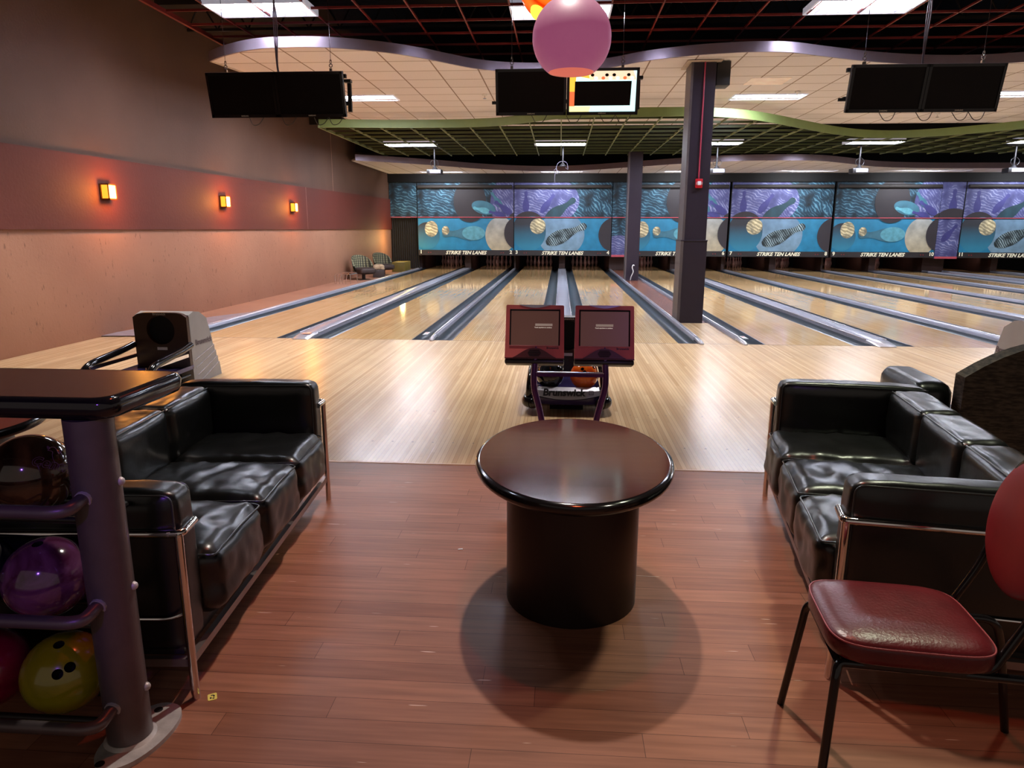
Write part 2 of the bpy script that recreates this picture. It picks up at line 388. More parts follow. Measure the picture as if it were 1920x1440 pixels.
def fillet(pts, r, n=6):
    pts = [Vector(p) for p in pts]; out = [pts[0]]
    for a, b, c in zip(pts, pts[1:], pts[2:]):
        d1 = (a-b); d2 = (c-b); k = min(r, d1.length*.49, d2.length*.49)
        p, q = b+d1.normalized()*k, b+d2.normalized()*k
        for i in range(n+1):
            t = i/n; out.append(p*(1-t)**2+b*2*t*(1-t)+q*t*t)
    out.append(pts[-1]); return out
def smooth_curve(pts, n=6):
    P = [Vector(p) for p in pts]; P = [P[0]*2-P[1]]+P+[P[-1]*2-P[-2]]; out = []
    for i in range(1, len(P)-2):
        for k in range(n):
            t = k/n; a, b, c, d = P[i-1:i+3]
            out.append(.5*((2*b)+(c-a)*t+(2*a-5*b+4*c-d)*t*t+(3*b-a-3*c+d)*t**3))
    out.append(P[-2]); return out
def text(body, size, m_, parent, name, loc, rot, shear=0, off=0, ext=.001, align='CENTER', sx=1):
    cu_ = bpy.data.curves.new('t', 'FONT'); cu_.body = body; cu_.size = size; cu_.shear = shear; cu_.offset = off; cu_.extrude = ext; cu_.align_x = align; cu_.align_y = 'CENTER'; cu_.resolution_u = 3
    t = bpy.data.objects.new('t', cu_); COL.objects.link(t)
    dg = bpy.context.evaluated_depsgraph_get(); me = bpy.data.meshes.new_from_object(t.evaluated_get(dg)); me.name = name
    bpy.data.objects.remove(t); me.materials.clear(); me.materials.append(m_)
    o = bpy.data.objects.new(name, me); COL.objects.link(o); o.location = loc; o.rotation_euler = rot; o.scale = (sx, 1, 1)
    if parent: o.parent = parent
    return o
def puff(x0, x1, y0, y1, z0, z1, r, bulge=.02, wr=.006, n=14, seed=0, sides=.3, faces='xyz', wscale=9):
    """soft cushion: rounded box with swollen faces and leather wrinkles"""
    b = bmesh.new(); bmesh.ops.create_cube(b, size=2); bmesh.ops.subdivide_edges(b, edges=b.edges[:], cuts=n, use_grid_fill=True)
    c = Vector(((x0+x1)/2, (y0+y1)/2, (z0+z1)/2)); h = Vector(((x1-x0)/2, (y1-y0)/2, (z1-z0)/2))
    for v in b.verts:
        u = v.co.copy(); p = Vector((u.x*h.x, u.y*h.y, u.z*h.z)); q = Vector([max(-(h[i]-r), min(h[i]-r, p[i])) for i in range(3)])
        d = p-q
        if d.length > 1e-6: p = q+d.normalized()*min(r, max(abs(d.x), abs(d.y), abs(d.z)) if False else r)
        amt = [(1-u.y**4)*(1-u.z**4), (1-u.x**4)*(1-u.z**4), (1-u.x**4)*(1-u.y**4)]
        for i in range(3):
            if abs(u[i]) > .999 and 'xyz'[i] in faces: p[i] += (1 if u[i] > 0 else -1)*bulge*amt[i]*(1 if i == 2 else sides)
        w_ = noise.noise(Vector((p.x*wscale*1.6+seed*3.1, p.y*wscale*.7, p.z*wscale)))+.5*noise.noise(Vector((p.x*26+seed, p.y*17, p.z*20)))
        if d.length > 1e-6 or True:
            nrm = (p-Vector((q.x*.6, q.y*.6, q.z*.2))).normalized(); p += nrm*w_*wr
        v.co = c+p
    return b

# ================================================================== SETTING
X0 = -4.6; XR = 21.0
L = 1.054; G = .235
PC = [-1.95, 1.417, 5.32, 8.74, 12.11, 16.15]          # centre line of each lane pair
HW = .363                                               # half the gap inside a pair
floor = MB().box(-4.6, 8.5, -11.5, -4.73, -.12, 0).build('floor', M_floor, smooth=False); tag(floor, kind='structure')
ap = MB(); ap.box(X0, XR, -4.73, 0, -.12, .0)
for rowy, xs in ((-4.3, 0), (-3.5, 0)):
    for pc in PC[:4]:
        for s in (-1, 1):
            for k in range(-3, 4):
                x = pc+s*(HW+L/2)+k*.135
                ap.prism([(x+.006*cos(t*pi/4), rowy+.006*sin(t*pi/4)) for t in range(8)], 0, .0006, mi=1)
ap.box(X0, 13, -.006, .004, 0, .0008, 1)
apo = ap.build('floor', [M_appr, mat('dot_dark', srgb(92, 58, 38), .4)], smooth=False); tag(apo, kind='structure')
sub = MB().box(X0, XR, 0, 20, -.2, -.13).build('floor', M_black, smooth=False); tag(sub, kind='structure')
tr = MB().box(-4.6, 8.5, -4.742, -4.722, -.002, .0025, bev=.001).build('trim_1', mat('edge_strip', srgb(190, 150, 110), .3, .3)); tag(tr, kind='structure')
# side strip between the wall and the first gutter, and the walkway between lanes four and five
MATS_LAV = mat('lavender_side_floor', srgb(150, 138, 146), .5)
st = MB().box(X0, -3.70, 0, 16, -.13, .012).build('floor', M_wall_low, smooth=False); tag(st, kind='structure')
st = MB().prism([(X0, -.1), (-3.70, .0), (-3.70, 2.9), (-4.15, 2.0), (X0, .2)], .012, .016).build('floor', MATS_LAV, smooth=False); tag(st, kind='structure')

lane_no = 0
LW = ['one', 'two', 'three', 'four', 'five', 'six', 'seven', 'eight', 'nine', 'ten', 'eleven', 'twelve']
def lane_mesh():
    b = MB(); b.box(-L/2, L/2, .004, 19.2, -.12, 0)
    for k in range(-4, 5):
        if k == 0: continue
        x = k*.115; y = 4.6-abs(k)*.09
        b.prism([(x+.008*cos(t*pi/4), y+.014*sin(t*pi/4)) for t in range(8)], 0, .0006, mi=1)
    return b.build('bowling_lane', [M_lane, MATS['dot_dark']], smooth=False)
lane0 = lane_mesh()
def gutter_mesh():
    b = MB(); n = 10; prof = [(-G/2, -.002)]+[(-G/2*.93*cos(pi*k/n), -.085*sin(pi*k/n)-.004) for k in range(n+1)]+[(G/2, -.002)]
    bm_ = b.bm
    a = [bm_.verts.new((x, .006, z)) for x, z in prof]; c = [bm_.verts.new((x, 16.9, z)) for x, z in prof]
    for k in range(len(prof)-1): bm_.faces.new((a[k], a[k+1], c[k+1], c[k]))
    b.box(-G/2, G/2, .003, .012, -.12, -.002)
    return b.build('ball_gutter', M_gutter, normals=False, angle=60)
gut0 = gutter_mesh()
used = {'lane': False, 'gut': False}
def first(key, o):
    if used.get(key): c = o.copy(); COL.objects.link(c); return c
    used[key] = True; return o
edges = []
for i, pc in enumerate(PC):
    for s in (-1, 1):
        xc = pc+s*(HW+L/2); o = first('lane', lane0); o.location = (xc, 0, 0)
        k = 2*i+(0 if s < 0 else 1)
        tag(o, 'polished maple bowling lane running to the pins of lane number %s' % LW[k], 'bowling lane', 'bowling lanes')
        edges.append((xc-L/2, xc+L/2))
        for t in (-1, 1):
            g_ = first('gut', gut0); g_.location = (xc+t*(L/2+G/2), 0, 0)
            tag(g_, 'grey sunken gutter along the %s edge of lane number %s' % ('left' if t < 0 else 'right', LW[k]), 'gutter', 'grey lane gutters')
# raised caps
def wide_cap(pc, lab):
    e = empty('lane_divider', (pc, 0, 0), 0, lab, 'lane divider', 'raised dividers along the lanes'); h = HW-G-.003
    b = MB(); prof = [(-h, -.03), (-h, .03), (-h+.02, .045), (h-.02, .045), (h, .03), (h, -.03)]
    b.prism(prof, .25, 16.4, 'y'); b.build('cover', M_cap, e, angle=50)
    n = MB(); bmv = n.bm; rows = []
    for t in range(9):
        y = .26-.36*t/8; z = .045-.034*(t/8)**2; hh = h*(1 if t < 7 else (.97 if t == 7 else .9)); hh *= (1-.12*(t/8))
        rows.append([bmv.verts.new(p) for p in ((-hh, y, .001), (-hh, y, max(.006, z-.014)), (-hh+.02, y, z), (hh-.02, y, z), (hh, y, max(.006, z-.014)), (hh, y, .001))])
    for a, c in zip(rows, rows[1:]):
        for k in range(6): bmv.faces.new((a[k], a[(k+1) % 6], c[(k+1) % 6], c[k]))
    bmv.faces.new(rows[0][::-1]); bmv.faces.new(rows[-1]); n.build('end_nose', M_capedge, e, angle=50)
    for s in (-1, 1): MB().box(s*h-.006, s*h+.006, .25, 16.4, .034, .05, bev=.003).build('edge_bead', M_capedge, e)
    return e
def narrow_cap(x, lab, w_=.031, y1=16.4):
    e = empty('lane_divider', (x, 0, 0), 0, lab, 'lane divider', 'raised dividers along the lanes')
    MB().prism([(-w_, -.06), (-w_, .035), (-w_*.5, .05), (w_*.5, .05), (w_, .035), (w_, -.06)], .28, y1, 'y').build('cover', M_cap, e, angle=70)
    MB().box(-w_*.35, w_*.35, .28, y1, .05, .056, bev=.002).build('edge_bead', M_capedge, e)
    pts = [(0, .34, .018), (0, .2, .018), (.0, .06, .014), (.008, -.06, .006)]
    MB().tube(smooth_curve(pts, 5), lambda t: w_*1.05 if t < .8 else w_*(1.05-1.6*(t-.8)), 12).sphere((.008, -.065, .008), w_*.8, sc=(1, 1, .9)).build('end_nose', M_capedge, e)
    return e
for i, pc in enumerate(PC):
    wide_cap(pc, 'wide lavender grey divider cap between lanes %s and %s' % (LW[2*i], LW[2*i+1]))
for i in range(5):
    a = PC[i]+HW+L+G; b_ = PC[i+1]-HW-L-G
    if b_-a < .3: narrow_cap((a+b_)/2, 'slim metal divider between lanes %s and %s' % (LW[2*i+1], LW[2*i+2]))
    else:
        narrow_cap(a+.035, 'slim metal divider on the right side of lane %s beside the column gap' % LW[2*i+1])
        narrow_cap(b_-.035, 'slim metal divider on the left side of lane %s beside the column gap' % LW[2*i+2])
        f1 = MB().box(a+.06, b_-.06, 0, 2.0, -.12, 0).build('floor', M_appr, smooth=False); tag(f1, kind='structure')
        f2 = MB().box(a+.06, b_-.06, 2.0, 16.4, -.12, 0).build('floor', M_redstrip, smooth=False); tag(f2, kind='structure')
narrow_cap(PC[0]-HW-L-G-.05, 'slim metal divider between lane one and the left wall', .045)
# stickers on gutter ends
def sticker(x, y, rz, lab):
    e = empty('sticker', (x, y, .001), rz, lab, 'sticker', 'warning stickers at the lane ends')
    MB().box(-.03, .03, -.12, .12, 0, .003).build('label_sheet', M_whiteplastic, e, smooth=False)
    MB().box(-.024, .024, -.108, -.07, .003, .004).build('black_print', M_text_black, e, smooth=False)
    MB().box(-.02, .02, .03, .07, .003, .004).build('red_print', mat('orange_print', srgb(215, 80, 50), .5), e, smooth=False)
    return e
def cap_sticker(pc, lab):
    e = empty('sticker', (pc+.02, .12, .046), 0, lab, 'sticker', 'warning stickers at the lane ends')
    MB().box(-.06, .05, -.04, .05, 0, .004).build('label_sheet', mat('peach_label', srgb(235, 170, 140), .5), e, smooth=False); return e
cap_sticker(PC[0], 'small peach coloured sticker on the divider end between lanes one and two')
sticker(PC[1]-HW-L-.42-.02, .55, 0, 'white warning sticker in the gutter at the start of lane two')
sticker(PC[2]-HW-L-.13, .55, 0, 'white warning sticker in the gutter at the start of lane five')

# ---- left wall: plaster below, brown-red panel band, painted above
wl = MB().box(-4.75, X0, -12, 16, -.1, 5.1).build('wall_left', M_wall_up, smooth=False); tag(wl, kind='structure')
lo = MB().box(X0, X0+.012, -12, 16, 0, 1.372, bev=.003).build('lower_plaster', M_wall_low, wl)
bt = [(-12, 2.24), (-1.3, 2.26), (3.3, 2.28), (7.6, 2.32), (13.8, 2.38), (16, 2.39), (16, 1.375), (-12, 1.36)]
MB().prism(bt, X0, X0+.045, 'x').build('panel_band', M_wall_band, wl, smooth=False)
MB().box(X0+.045, X0+.047, 7.62, 7.63, 1.37, 2.32).box(X0, X0+.004, 9.76, 9.775, 2.33, 3.8).build('panel_seam', mat('pale_seam', srgb(170, 130, 115), .6), wl, smooth=False)
wb = MB().box(X0-.15, XR, 19.95, 20.1, -.1, 5.1).build('wall_back', M_black, smooth=False); tag(wb, kind='structure')
# deck with open trusses
ce = MB().box(X0, XR, -12, 20, 5.0, 5.1).build('ceiling', M_black_ceiling, smooth=False); tag(ce, kind='structure')
for k, y in enumerate((-2.4, -.7, 1.1, 2.9)):
    b = MB(); b.box(X0, XR, y-.03, y+.03, 4.84, 4.9); b.box(X0, XR, y-.03, y+.03, 4.42, 4.46)
    n = 52
    for j in range(n):
        xa = X0+(XR-X0)*j/n; xb = X0+(XR-X0)*(j+.5)/n; xc = X0+(XR-X0)*(j+1)/n
        b.cyl((xa, y, 4.44), (xb, y, 4.86), .014, 5); b.cyl((xb, y, 4.86), (xc, y, 4.44), .014, 5)
    o = b.build('ceiling', M_truss, smooth=False); tag(o, kind='structure')
duct = MB()
for y in (.3, 2.1): duct.box(X0, XR, y-.1, y+.1, 4.55, 4.7)
o = duct.build('ceiling', M_truss, smooth=False); tag(o, kind='structure')
# red open grid
b = MB(); x = .676-.6225*6
while x < XR:
    b.box(x-.010, x+.010, -4.4, 3.6, 4.047, 4.07); x += .6225
y = .581-.61*8
while y < 3.6:
    b.box(-3.66, XR, y-.009, y+.009, 4.047, 4.075); y += .61
b.box(-3.70, -3.66, -4.4, 3.6, 4.02, 4.075)
o = b.build('ceiling', M_redbar, smooth=False); tag(o, kind='structure')

# ---- wavy clouds
C1 = [(-3.68, 1.64), (-3.31, 1.33), (-2.79, 1.03), (-2.32, 0.94), (-1.74, 0.98), (-1.11, 1.24), (-0.65, 1.58), (-0.3, 1.94), (0.07, 2.3), (0.49, 2.5), (0.93, 2.57), (1.46, 2.54), (2.02, 2.32), (2.49, 1.95), (3.06, 1.68), (3.55, 1.56), (3.92, 1.52), (4.36, 1.57), (4.92, 1.83), (5.54, 2.11), (6.09, 2.3), (6.7, 2.42), (7.3, 2.43), (7.91, 2.27), (8.68, 1.98), (9.52, 1.64), (10.37, 1.51), (11.39, 1.72), (12.49, 2.23), (13.76, 2.4), (15.45, 1.81), (17.91, 1.55)]
C2 = [(-3.66, 6.14), (-3.2, 6.15), (-2.01, 6.27), (-0.78, 6.26), (0.02, 6.09), (0.63, 5.69), (1.21, 5.26), (1.93, 5.05), (2.65, 5.03), (3.64, 5.03), (4.19, 5.14), (4.82, 5.43), (5.54, 6.03), (6.37, 6.84), (7.26, 7.65), (8.09, 8.19), (8.93, 8.33), (9.69, 8.03), (10.29, 7.48), (10.88, 6.81), (11.73, 5.96), (12.91, 5.28), (14.61, 5.11), (17.91, 5.87)]
C3 = [(-4.3, 10.9), (-3.26, 11.7), (-2.28, 12.6), (-1.27, 13.65), (-.1, 14.42), (1.14, 14.68), (2.36, 14.15), (3.38, 13.31), (3.96, 12.85), (4.84, 12.15), (5.7, 11.6), (6.89, 11.36), (8.2, 11.5), (9.27, 12.24), (10.6, 13.35), (12.17, 13.89), (14, 14.0), (16, 13.9), (20.9, 13.0)]
def front(C): return [(p.x, p.y) for p in smooth_curve([(x, y, 0) for x, y in C], 6)]
def cloud(C, z, back, mf, h, left=None, panel=None, lip=.03):
    f = front(C); e = bpy.data.objects.new('ceiling', None); COL.objects.link(e); tag(e, kind='structure')
    b = MB(); v0 = []; bmv = b.bm
    for i, (x, y) in enumerate(f):
        dx, dy = (f[min(i+1, len(f)-1)][0]-f[max(i-1, 0)][0], f[min(i+1, len(f)-1)][1]-f[max(i-1, 0)][1]); l_ = math.hypot(dx, dy); nx, ny = -dy/l_, dx/l_
        v0.append([bmv.verts.new(p) for p in ((x, y, z), (x, y, z+h), (x+nx*lip, y+ny*lip, z+h), (x+nx*lip, y+ny*lip, z))])
    for a, c in zip(v0, v0[1:]):
        for k in range(4): bmv.faces.new((a[k], a[(k+1) % 4], c[(k+1) % 4], c[k]))
    bmv.faces.new(v0[0]); bmv.faces.new(v0[-1])
    b.build('fascia', mf, e, angle=60)
    return e, f
e1, f1 = cloud(C1, 3.70, 8.2, M_fascia, .131)
poly = [(x, y+.02) for x, y in f1]+[(17.9, 8.2), (-3.31, 8.2), (-3.31, 3.76), (-3.44, 2.83)]
MB().prism(poly, 3.71, 3.74).build('tile_panel', M_tile, e1, smooth=False)
MB().tube([(-3.66, 1.65, 3.712), (-3.44, 2.83, 3.712), (-3.31, 3.76, 3.712), (-3.31, 8.2, 3.712)], .02, 6).build('edge_tee', M_trimwhite, e1)
e3, f3 = cloud(C3, 3.22, 15.9, M_fascia, .16)
MB().prism([(x, y+.02) for x, y in f3]+[(20.9, 15.9), (-4.55, 15.9), (-4.5, 11.2)], 3.23, 3.27).build('tile_panel', M_tile, e3, smooth=False)
e2, f2 = cloud(C2, 3.42, 11.9, M_green, .16)
def ycut(f, x):
    for (xa, ya), (xb, yb) in zip(f, f[1:]):
        if xa <= x <= xb: return ya+(yb-ya)*(x-xa)/(xb-xa+1e-9)
    return f[-1][1]
b = MB(); b2 = MB(); x = 1.322-.6225*7
while x < 17.8:
    if x > -3.6: b.box(x-.010, x+.010, ycut(f2, x)+.03, 11.9, 3.416, 3.45)
    x += .6225
y = 5.3
while y < 11.95:
    # keep each blade only where it lies behind the wavy front
    xs = [-3.64+.1*k for k in range(216)]; run = None
    for xx in xs+[99]:
        inside = xx < 17.8 and ycut(f2, xx)+.03 < y
        if inside and run is None: run = xx
        if not inside and run is not None:
            b2.box(run, xx-.1, y-.010, y+.010, 3.42, 3.465); run = None
    y += .6225
b.box(-3.67, -3.64, 6.1, 11.9, 3.41, 3.46)
b.build('long_bars', M_greenlight, e2, smooth=False); b2.build('cross_blades', M_greenbar, e2, smooth=False)
# dark bulkhead behind the green grid and black header above the masking
o = MB().box(X0, XR, 15.95, 16.1, 3.27, 5.0).box(X0, XR, 12.0, 12.05, 3.55, 5.0).box(X0, XR, 15.70, 15.95, 2.95, 3.25).build('wall_back', M_black, smooth=False); tag(o, kind='structure')
o = MB().box(X0, XR, 8.25, 8.3, 3.78, 5.0).build('wall_back', M_black, smooth=False); tag(o, kind='structure')

# ---- lights in the ceiling
def troffer(name, xc, yc, z, wx, wy, lab, grp, blades=9, strength=None):
    red = z > 4
    e = empty(name, (xc, yc, z), 0, lab, 'ceiling light', grp)
    b = MB()
    for s in (-1, 1):
        b.box(s*wx/2-.012, s*wx/2+.012, -wy/2, wy/2, -.005, .07); b.box(-wx/2, wx/2, s*wy/2-.012, s*wy/2+.012, -.005, .07)
    b.box(-wx/2, wx/2, -wy/2, wy/2, .07, .08); b.build('housing', M_reflect, e, smooth=False)
    (MB().box(-wx/2+.02, wx/2-.02, -wy*.47, wy*.08, .04, .05) if red else MB().box(-wx/2+.02, wx/2-.02, -wy*.46, wy*.2, .008, .018)).build('lamp_panel', M_troff, e, smooth=False)
    if blades and red:
        g_ = MB()
        for k in range(1, blades):
            x_ = -wx/2+wx*k/blades; g_.box(x_-.003, x_+.003, -wy/2, wy/2, 0, .035)
        g_.box(-wx/2, wx/2, wy*.08, wy*.08+.008, 0, .045)
        g_.build('louvre', M_reflect, e, smooth=False)
    return e
gl = 'square louvred lights in the ceiling'
troffer('ceiling_light', -2.43, 0.58, 4.047, 1.24, .56, 'louvred light in the red grid above the left wall screens', gl)
troffer('ceiling_light', 1.30, 0.89, 4.047, 1.24, .56, 'louvred light in the red grid behind the round globe lamp', gl)
troffer('ceiling_light', 4.99, 0.89, 4.047, 1.24, .56, 'louvred light in the red grid above the right hand screens', gl)
for x_, y_, lb in ((-2.29, 4.56, 'left'), (4.99, 4.82, 'right of column'), (8.85, 4.77, 'far right')):
    troffer('ceiling_light', x_, y_, 3.697, 1.24, .5, {'left': 'long light in the white tiles just right of the left screens', 'right of column': 'long light in the white tiles right of the dark column', 'far right': 'light in the white tiles right of the right hand screens'}[lb], gl, 8)
o = MB().box(4.29, 4.91, 3.21, 3.74, 3.702, 3.708).build('ceiling_tile', mat('glowing_tile', srgb(240, 224, 208), .7, emit=(1, .9, .8), es=.12), smooth=False); tag(o, 'single brighter tile in the white tile ceiling right of the column', 'ceiling tile')  # slight emission makes this tile brighter, though it is no lamp
for k, x_ in enumerate((-2.42, 1.30, 5.03, 8.76, 12.57)):
    troffer('ceiling_light', x_, 9.30, 3.425, 1.24, .52, 'light in the green grid, %s from the left wall' % ['first', 'second', 'third', 'fourth', 'fifth'][k], gl, 0)
for k, x_ in enumerate((-2.6, 1.35, 5.35, 9.35, 13.4)):
    troffer('ceiling_light', x_, 14.95, 3.225, 1.35, .42, 'thin light strip in the tiles above the lane %s numbers' % ['one and two', 'three and four', 'five and six', 'seven and eight', 'nine and ten'][k], gl, 0)
for x_, y_, z_, lb in ((-0.03, 4.31, 3.70, 'round sensor in the white tiles left of the middle screens'), (5.36, 4.35, 3.70, 'sprinkler head in the white tiles beside the right long light'), (8.93, 6.81, 3.70, 'sprinkler head in the white tiles below the right hand screens')):
    e = empty('sprinkler_head', (x_, y_, z_), 0, lb, 'sprinkler'); MB().lathe([(.045, .01), (.05, 0), (.04, -.02)], seg=20).build('plate', M_whiteplastic, e); MB().lathe([(.012, -.02), (.012, -.06), (.03, -.065), (.03, -.07)], seg=14).build('deflector', M_chrome, e)

# ---- columns
def column(x0, x1, y0, y1, zt, lab):
    e = empty('column', ((x0+x1)/2, (y0+y1)/2, 0), 0, lab, 'column'); a, c = (x1-x0)/2, (y1-y0)/2
    b = MB(); b.box(-a, a, -c, c, 0, zt); b.build('shaft', M_navy, e, smooth=False)
    return e, a, c
ec, a, c = column(3.15, 3.495, 2.0, 2.42, 3.71, 'thick dark purple square column with red alarm standing in front of lane five')
MB().box(-a-.018, a+.018, -c-.018, c+.018, 0, 1.215).box(-a-.025, a+.025, -c-.025, c+.025, 1.215, 1.235, bev=.005).build('base_casing', M_navy, ec, smooth=False)
MB().box(-a-.004, -a+.03, -c-.004, c, 1.235, 3.7).box(-a-.022, -a+.02, -c-.022, c, 0, 1.215).build('pale_left_face', M_navyedge, ec, smooth=False)  # left face and front edge coloured lighter than the shaft
ec2, a2, c2_ = column(3.15, 3.52, 11.0, 11.36, 3.42, 'thinner dark column farther back between lanes four and five')
MB().box(-a2-.004, -a2+.03, -c2_-.004, c2_, 0, 3.42).build('pale_left_face', M_navyedge, ec2, smooth=False)  # farther column gets the same lighter colour on its left face
o = MB().tube(smooth_curve([(3.40, 10.97, .42), (3.36, 10.94, .43), (3.34, 10.94, .36), (3.37, 10.93, .25), (3.32, 10.93, .12), (3.30, 10.96, .02)], 5), .012, 6).build('cable', M_whiteplastic); tag(o, 'loose white cable hanging at the foot of the farther column', 'cable')
o = MB().box(3.51, 3.70, 2.02, 2.3, 3.38, 3.70, bev=.01).build('speaker', M_blackplastic); tag(o, 'black loudspeaker box on the upper right side of the front column', 'speaker')
# column collar at the ceiling
o = MB().box(3.08, 3.56, 1.93, 2.5, 3.685, 3.699).build('trim_2', M_trimwhite, smooth=False); tag(o, kind='structure')
# alarm
e = empty('fire_alarm', (3.34, 1.995, 2.04), 0, 'red fire alarm strobe mounted on the front column', 'fire alarm')
MB().box(-.05, .05, -.045, 0, -.065, .065, bev=.006).build('housing', M_redalarm, e)
MB().box(-.025, .025, -.06, -.044, -.025, .03, bev=.005).build('strobe_lens', mat('clear_strobe', (.8, .8, .85), .15), e)
for s in (-1, 1): text('FIRE', .022, M_whiteplastic, e, 'lettering', (s*.038, -.047, 0), (pi/2, pi/2, 0))
o = MB().tube([(3.335, 1.985, 2.105), (3.335, 1.985, 3.69)], .011, 8).build('conduit', M_pinkpipe); tag(o, 'thin red conduit running up the front column to the alarm', 'conduit')

# ================================================================== MASKING UNITS
A_blue = gradz('print_bright_blue', srgb(36, 150, 200), srgb(60, 150, 196), .6, 1.8)
A_pale = gradz('print_pale_blue', srgb(150, 190, 218), srgb(128, 165, 200), .6, 1.8, nz_amt=.2)
A_ball = gradz('print_ball_blend', srgb(52, 156, 196), srgb(58, 62, 72), .65, 1.55, nz_amt=.05)
A_dark = gradz('print_dark_ball', srgb(62, 58, 66), srgb(46, 42, 48), .6, 2.9, nz_amt=.05)
A_zebra = stripes('print_dark_zebra', (srgb(14, 18, 24), srgb(44, 88, 116)), srgb(100, 152, 178), 3.4, 12, .66, detail=2)
A_purple = stripes('print_purple_zebra', (srgb(66, 68, 118), srgb(104, 110, 168)), srgb(160, 166, 208), 3.6, 12, .68, detail=2)
A_cream = stripes('print_cream_zebra', (srgb(70, 80, 90), srgb(210, 196, 150)), srgb(250, 240, 200), 3.5, 9, .4, rot=.8)
A_creamglow = gradz('print_cream_glow', srgb(228, 216, 180), srgb(190, 196, 196), .6, 1.7, nz_amt=.2)
A_teal = mat('print_teal', srgb(66, 118, 140), .6, var=.25, nscale=3)
A_dteal = mat('print_dark_teal', srgb(40, 70, 84), .6, var=.3, nscale=3)
A_violet = mat('print_violet', srgb(66, 66, 132), .6, var=.2, nscale=3)
A_zpin = stripes('print_zebra_pin', (srgb(28, 30, 32), srgb(60, 84, 92)), srgb(180, 205, 215), 5, 6, .5, rot=.9)
A_lightteal = mat('print_light_teal', srgb(98, 168, 188), .6, var=.2, nscale=8)
AM = [A_blue, A_pale, A_ball, A_dark, A_zebra, A_purple, A_cream, A_creamglow, A_teal, A_violet, A_zpin, A_lightteal, A_dteal]
BLUE, PALE, BALL, DARK, ZEB, PUR, CREAM, GLOW, TEAL, VIO, ZPIN, LTEAL, DTEAL = range(13)
def clip(poly, x0, x1, z0, z1):
    for ax, lim, sg in ((0, x0, 1), (0, x1, -1), (1, z0, 1), (1, z1, -1)):
        out = []
        for i in range(len(poly)):
            p, q = poly[i-1], poly[i]; a_, b_ = sg*(p[ax]-lim) >= 0, sg*(q[ax]-lim) >= 0
            if a_ != b_:
                t = (lim-p[ax])/(q[ax]-p[ax]); out.append((p[0]+(q[0]-p[0])*t, p[1]+(q[1]-p[1])*t))
            if b_: out.append(q)
        poly = out
        if not poly: return []
    return poly
def ell(cx, cz, rx, rz, rot=0, n=40):
    return [(cx+rx*cos(t)*cos(rot)-rz*sin(t)*sin(rot), cz+rx*cos(t)*sin(rot)+rz*sin(t)*cos(rot)) for t in [2*pi*k/n for k in range(n)]]
def pinp(cx, cz, ln, rot):
    """pin outline, head towards +x before turning"""
    half = [(-.5, 0), (-.49, .05), (-.42, .105), (-.3, .15), (-.15, .16), (0, .13), (.13, .085), (.25, .06), (.33, .065), (.4, .085), (.46, .075), (.5, .03)]
    pts = half+[(x, -y) for x, y in half[::-1][:-1]]
    return [(cx+ln*(x*cos(rot)-y*sin(rot)), cz+ln*(x*sin(rot)+y*cos(rot))) for x, y in pts]
def art(parent, name, x0, x1, z0, z1, shapes, base):
    b = MB(); b.box(x0, x1, -.0, .05, z0, z1, base)
    for k, (poly, mi) in enumerate(shapes):
        p = clip(poly, x0, x1, z0, z1)
        if len(p) > 2: b.flat(p, -.003*(k+1), mi)
    o = b.build(name, AM, parent, smooth=False, normals=False); return o
W = 3.345
SX, SZL, SZU = W/668, 1.095/215, 1.175/252
def zl(y): return 1.775-(y-410)*SZL
def zu(y): return 2.95-(y-150)*SZU
def up_A(o0=300):
    X_ = lambda x: (x-o0)*SX
    return [(ell(X_(930), zu(300), .62, .9), PUR), (ell(X_(985), zu(200), .5, .5), PUR), (ell(X_(665), zu(285), .56, .72), DARK), (ell(X_(760), zu(330), .42, .22, -.25), TEAL), (pinp(X_(745), zu(345), .6, 2.9), LTEAL), (pinp(X_(850), zu(275), .62, 2.2), TEAL), (pinp(X_(895), zu(330), .72, 2.5), VIO), (pinp(X_(850), zu(372), .55, 2.9), VIO), (ell(X_(1010), zu(470), .5, .55), DARK), (ell(X_(1020), zu(520), .0001, .0001), DARK)]
def lo_A(o0=300):
    X_ = lambda x: (x-o0)*SX
    return [(ell(X_(600), zl(640), .55, .45), BLUE), (ell(X_(875), zl(525), .52, .62), GLOW), (ell(X_(365), zl(530), .44, .46), BALL), (ell(X_(395), zl(485), .23, .27), CREAM), (pinp(X_(620), zl(515), 1.5, pi), TEAL), (ell(X_(690), zl(512), .4, .24), LTEAL), (ell(X_(495), zl(495), .13, .15), CREAM), (ell(X_(665), zl(330), .56, .56), DARK), (ell(X_(1012), zl(510), .55, .58), DARK)]
def up_B(o0=975):
    X_ = lambda x: (x-o0)*SX
    return [(ell(X_(1130), zu(280), 1.45, .9), PUR), (pinp(X_(1057), zu(290), .72, pi/2), VIO), (pinp(X_(1205), zu(300), .75, .95), VIO), (pinp(X_(1290), zu(345), 1.25, .62), DTEAL), (ell(X_(1075), zu(480), .6, .58), DARK), (ell(X_(1120), zu(430), .3, .16, -.3), TEAL)]
def lo_B(o0=975):
    X_ = lambda x: (x-o0)*SX
    return [(ell(X_(1300), zl(520), .80, .75), PALE), (ell(X_(1080), zl(500), .58, .66), BALL), (ell(X_(1140), zl(465), .27, .26, .4), CREAM), (pinp(X_(1335), zl(517), 1.5, .42), ZPIN), (ell(X_(1655), zl(520), .5, .56), DARK)]
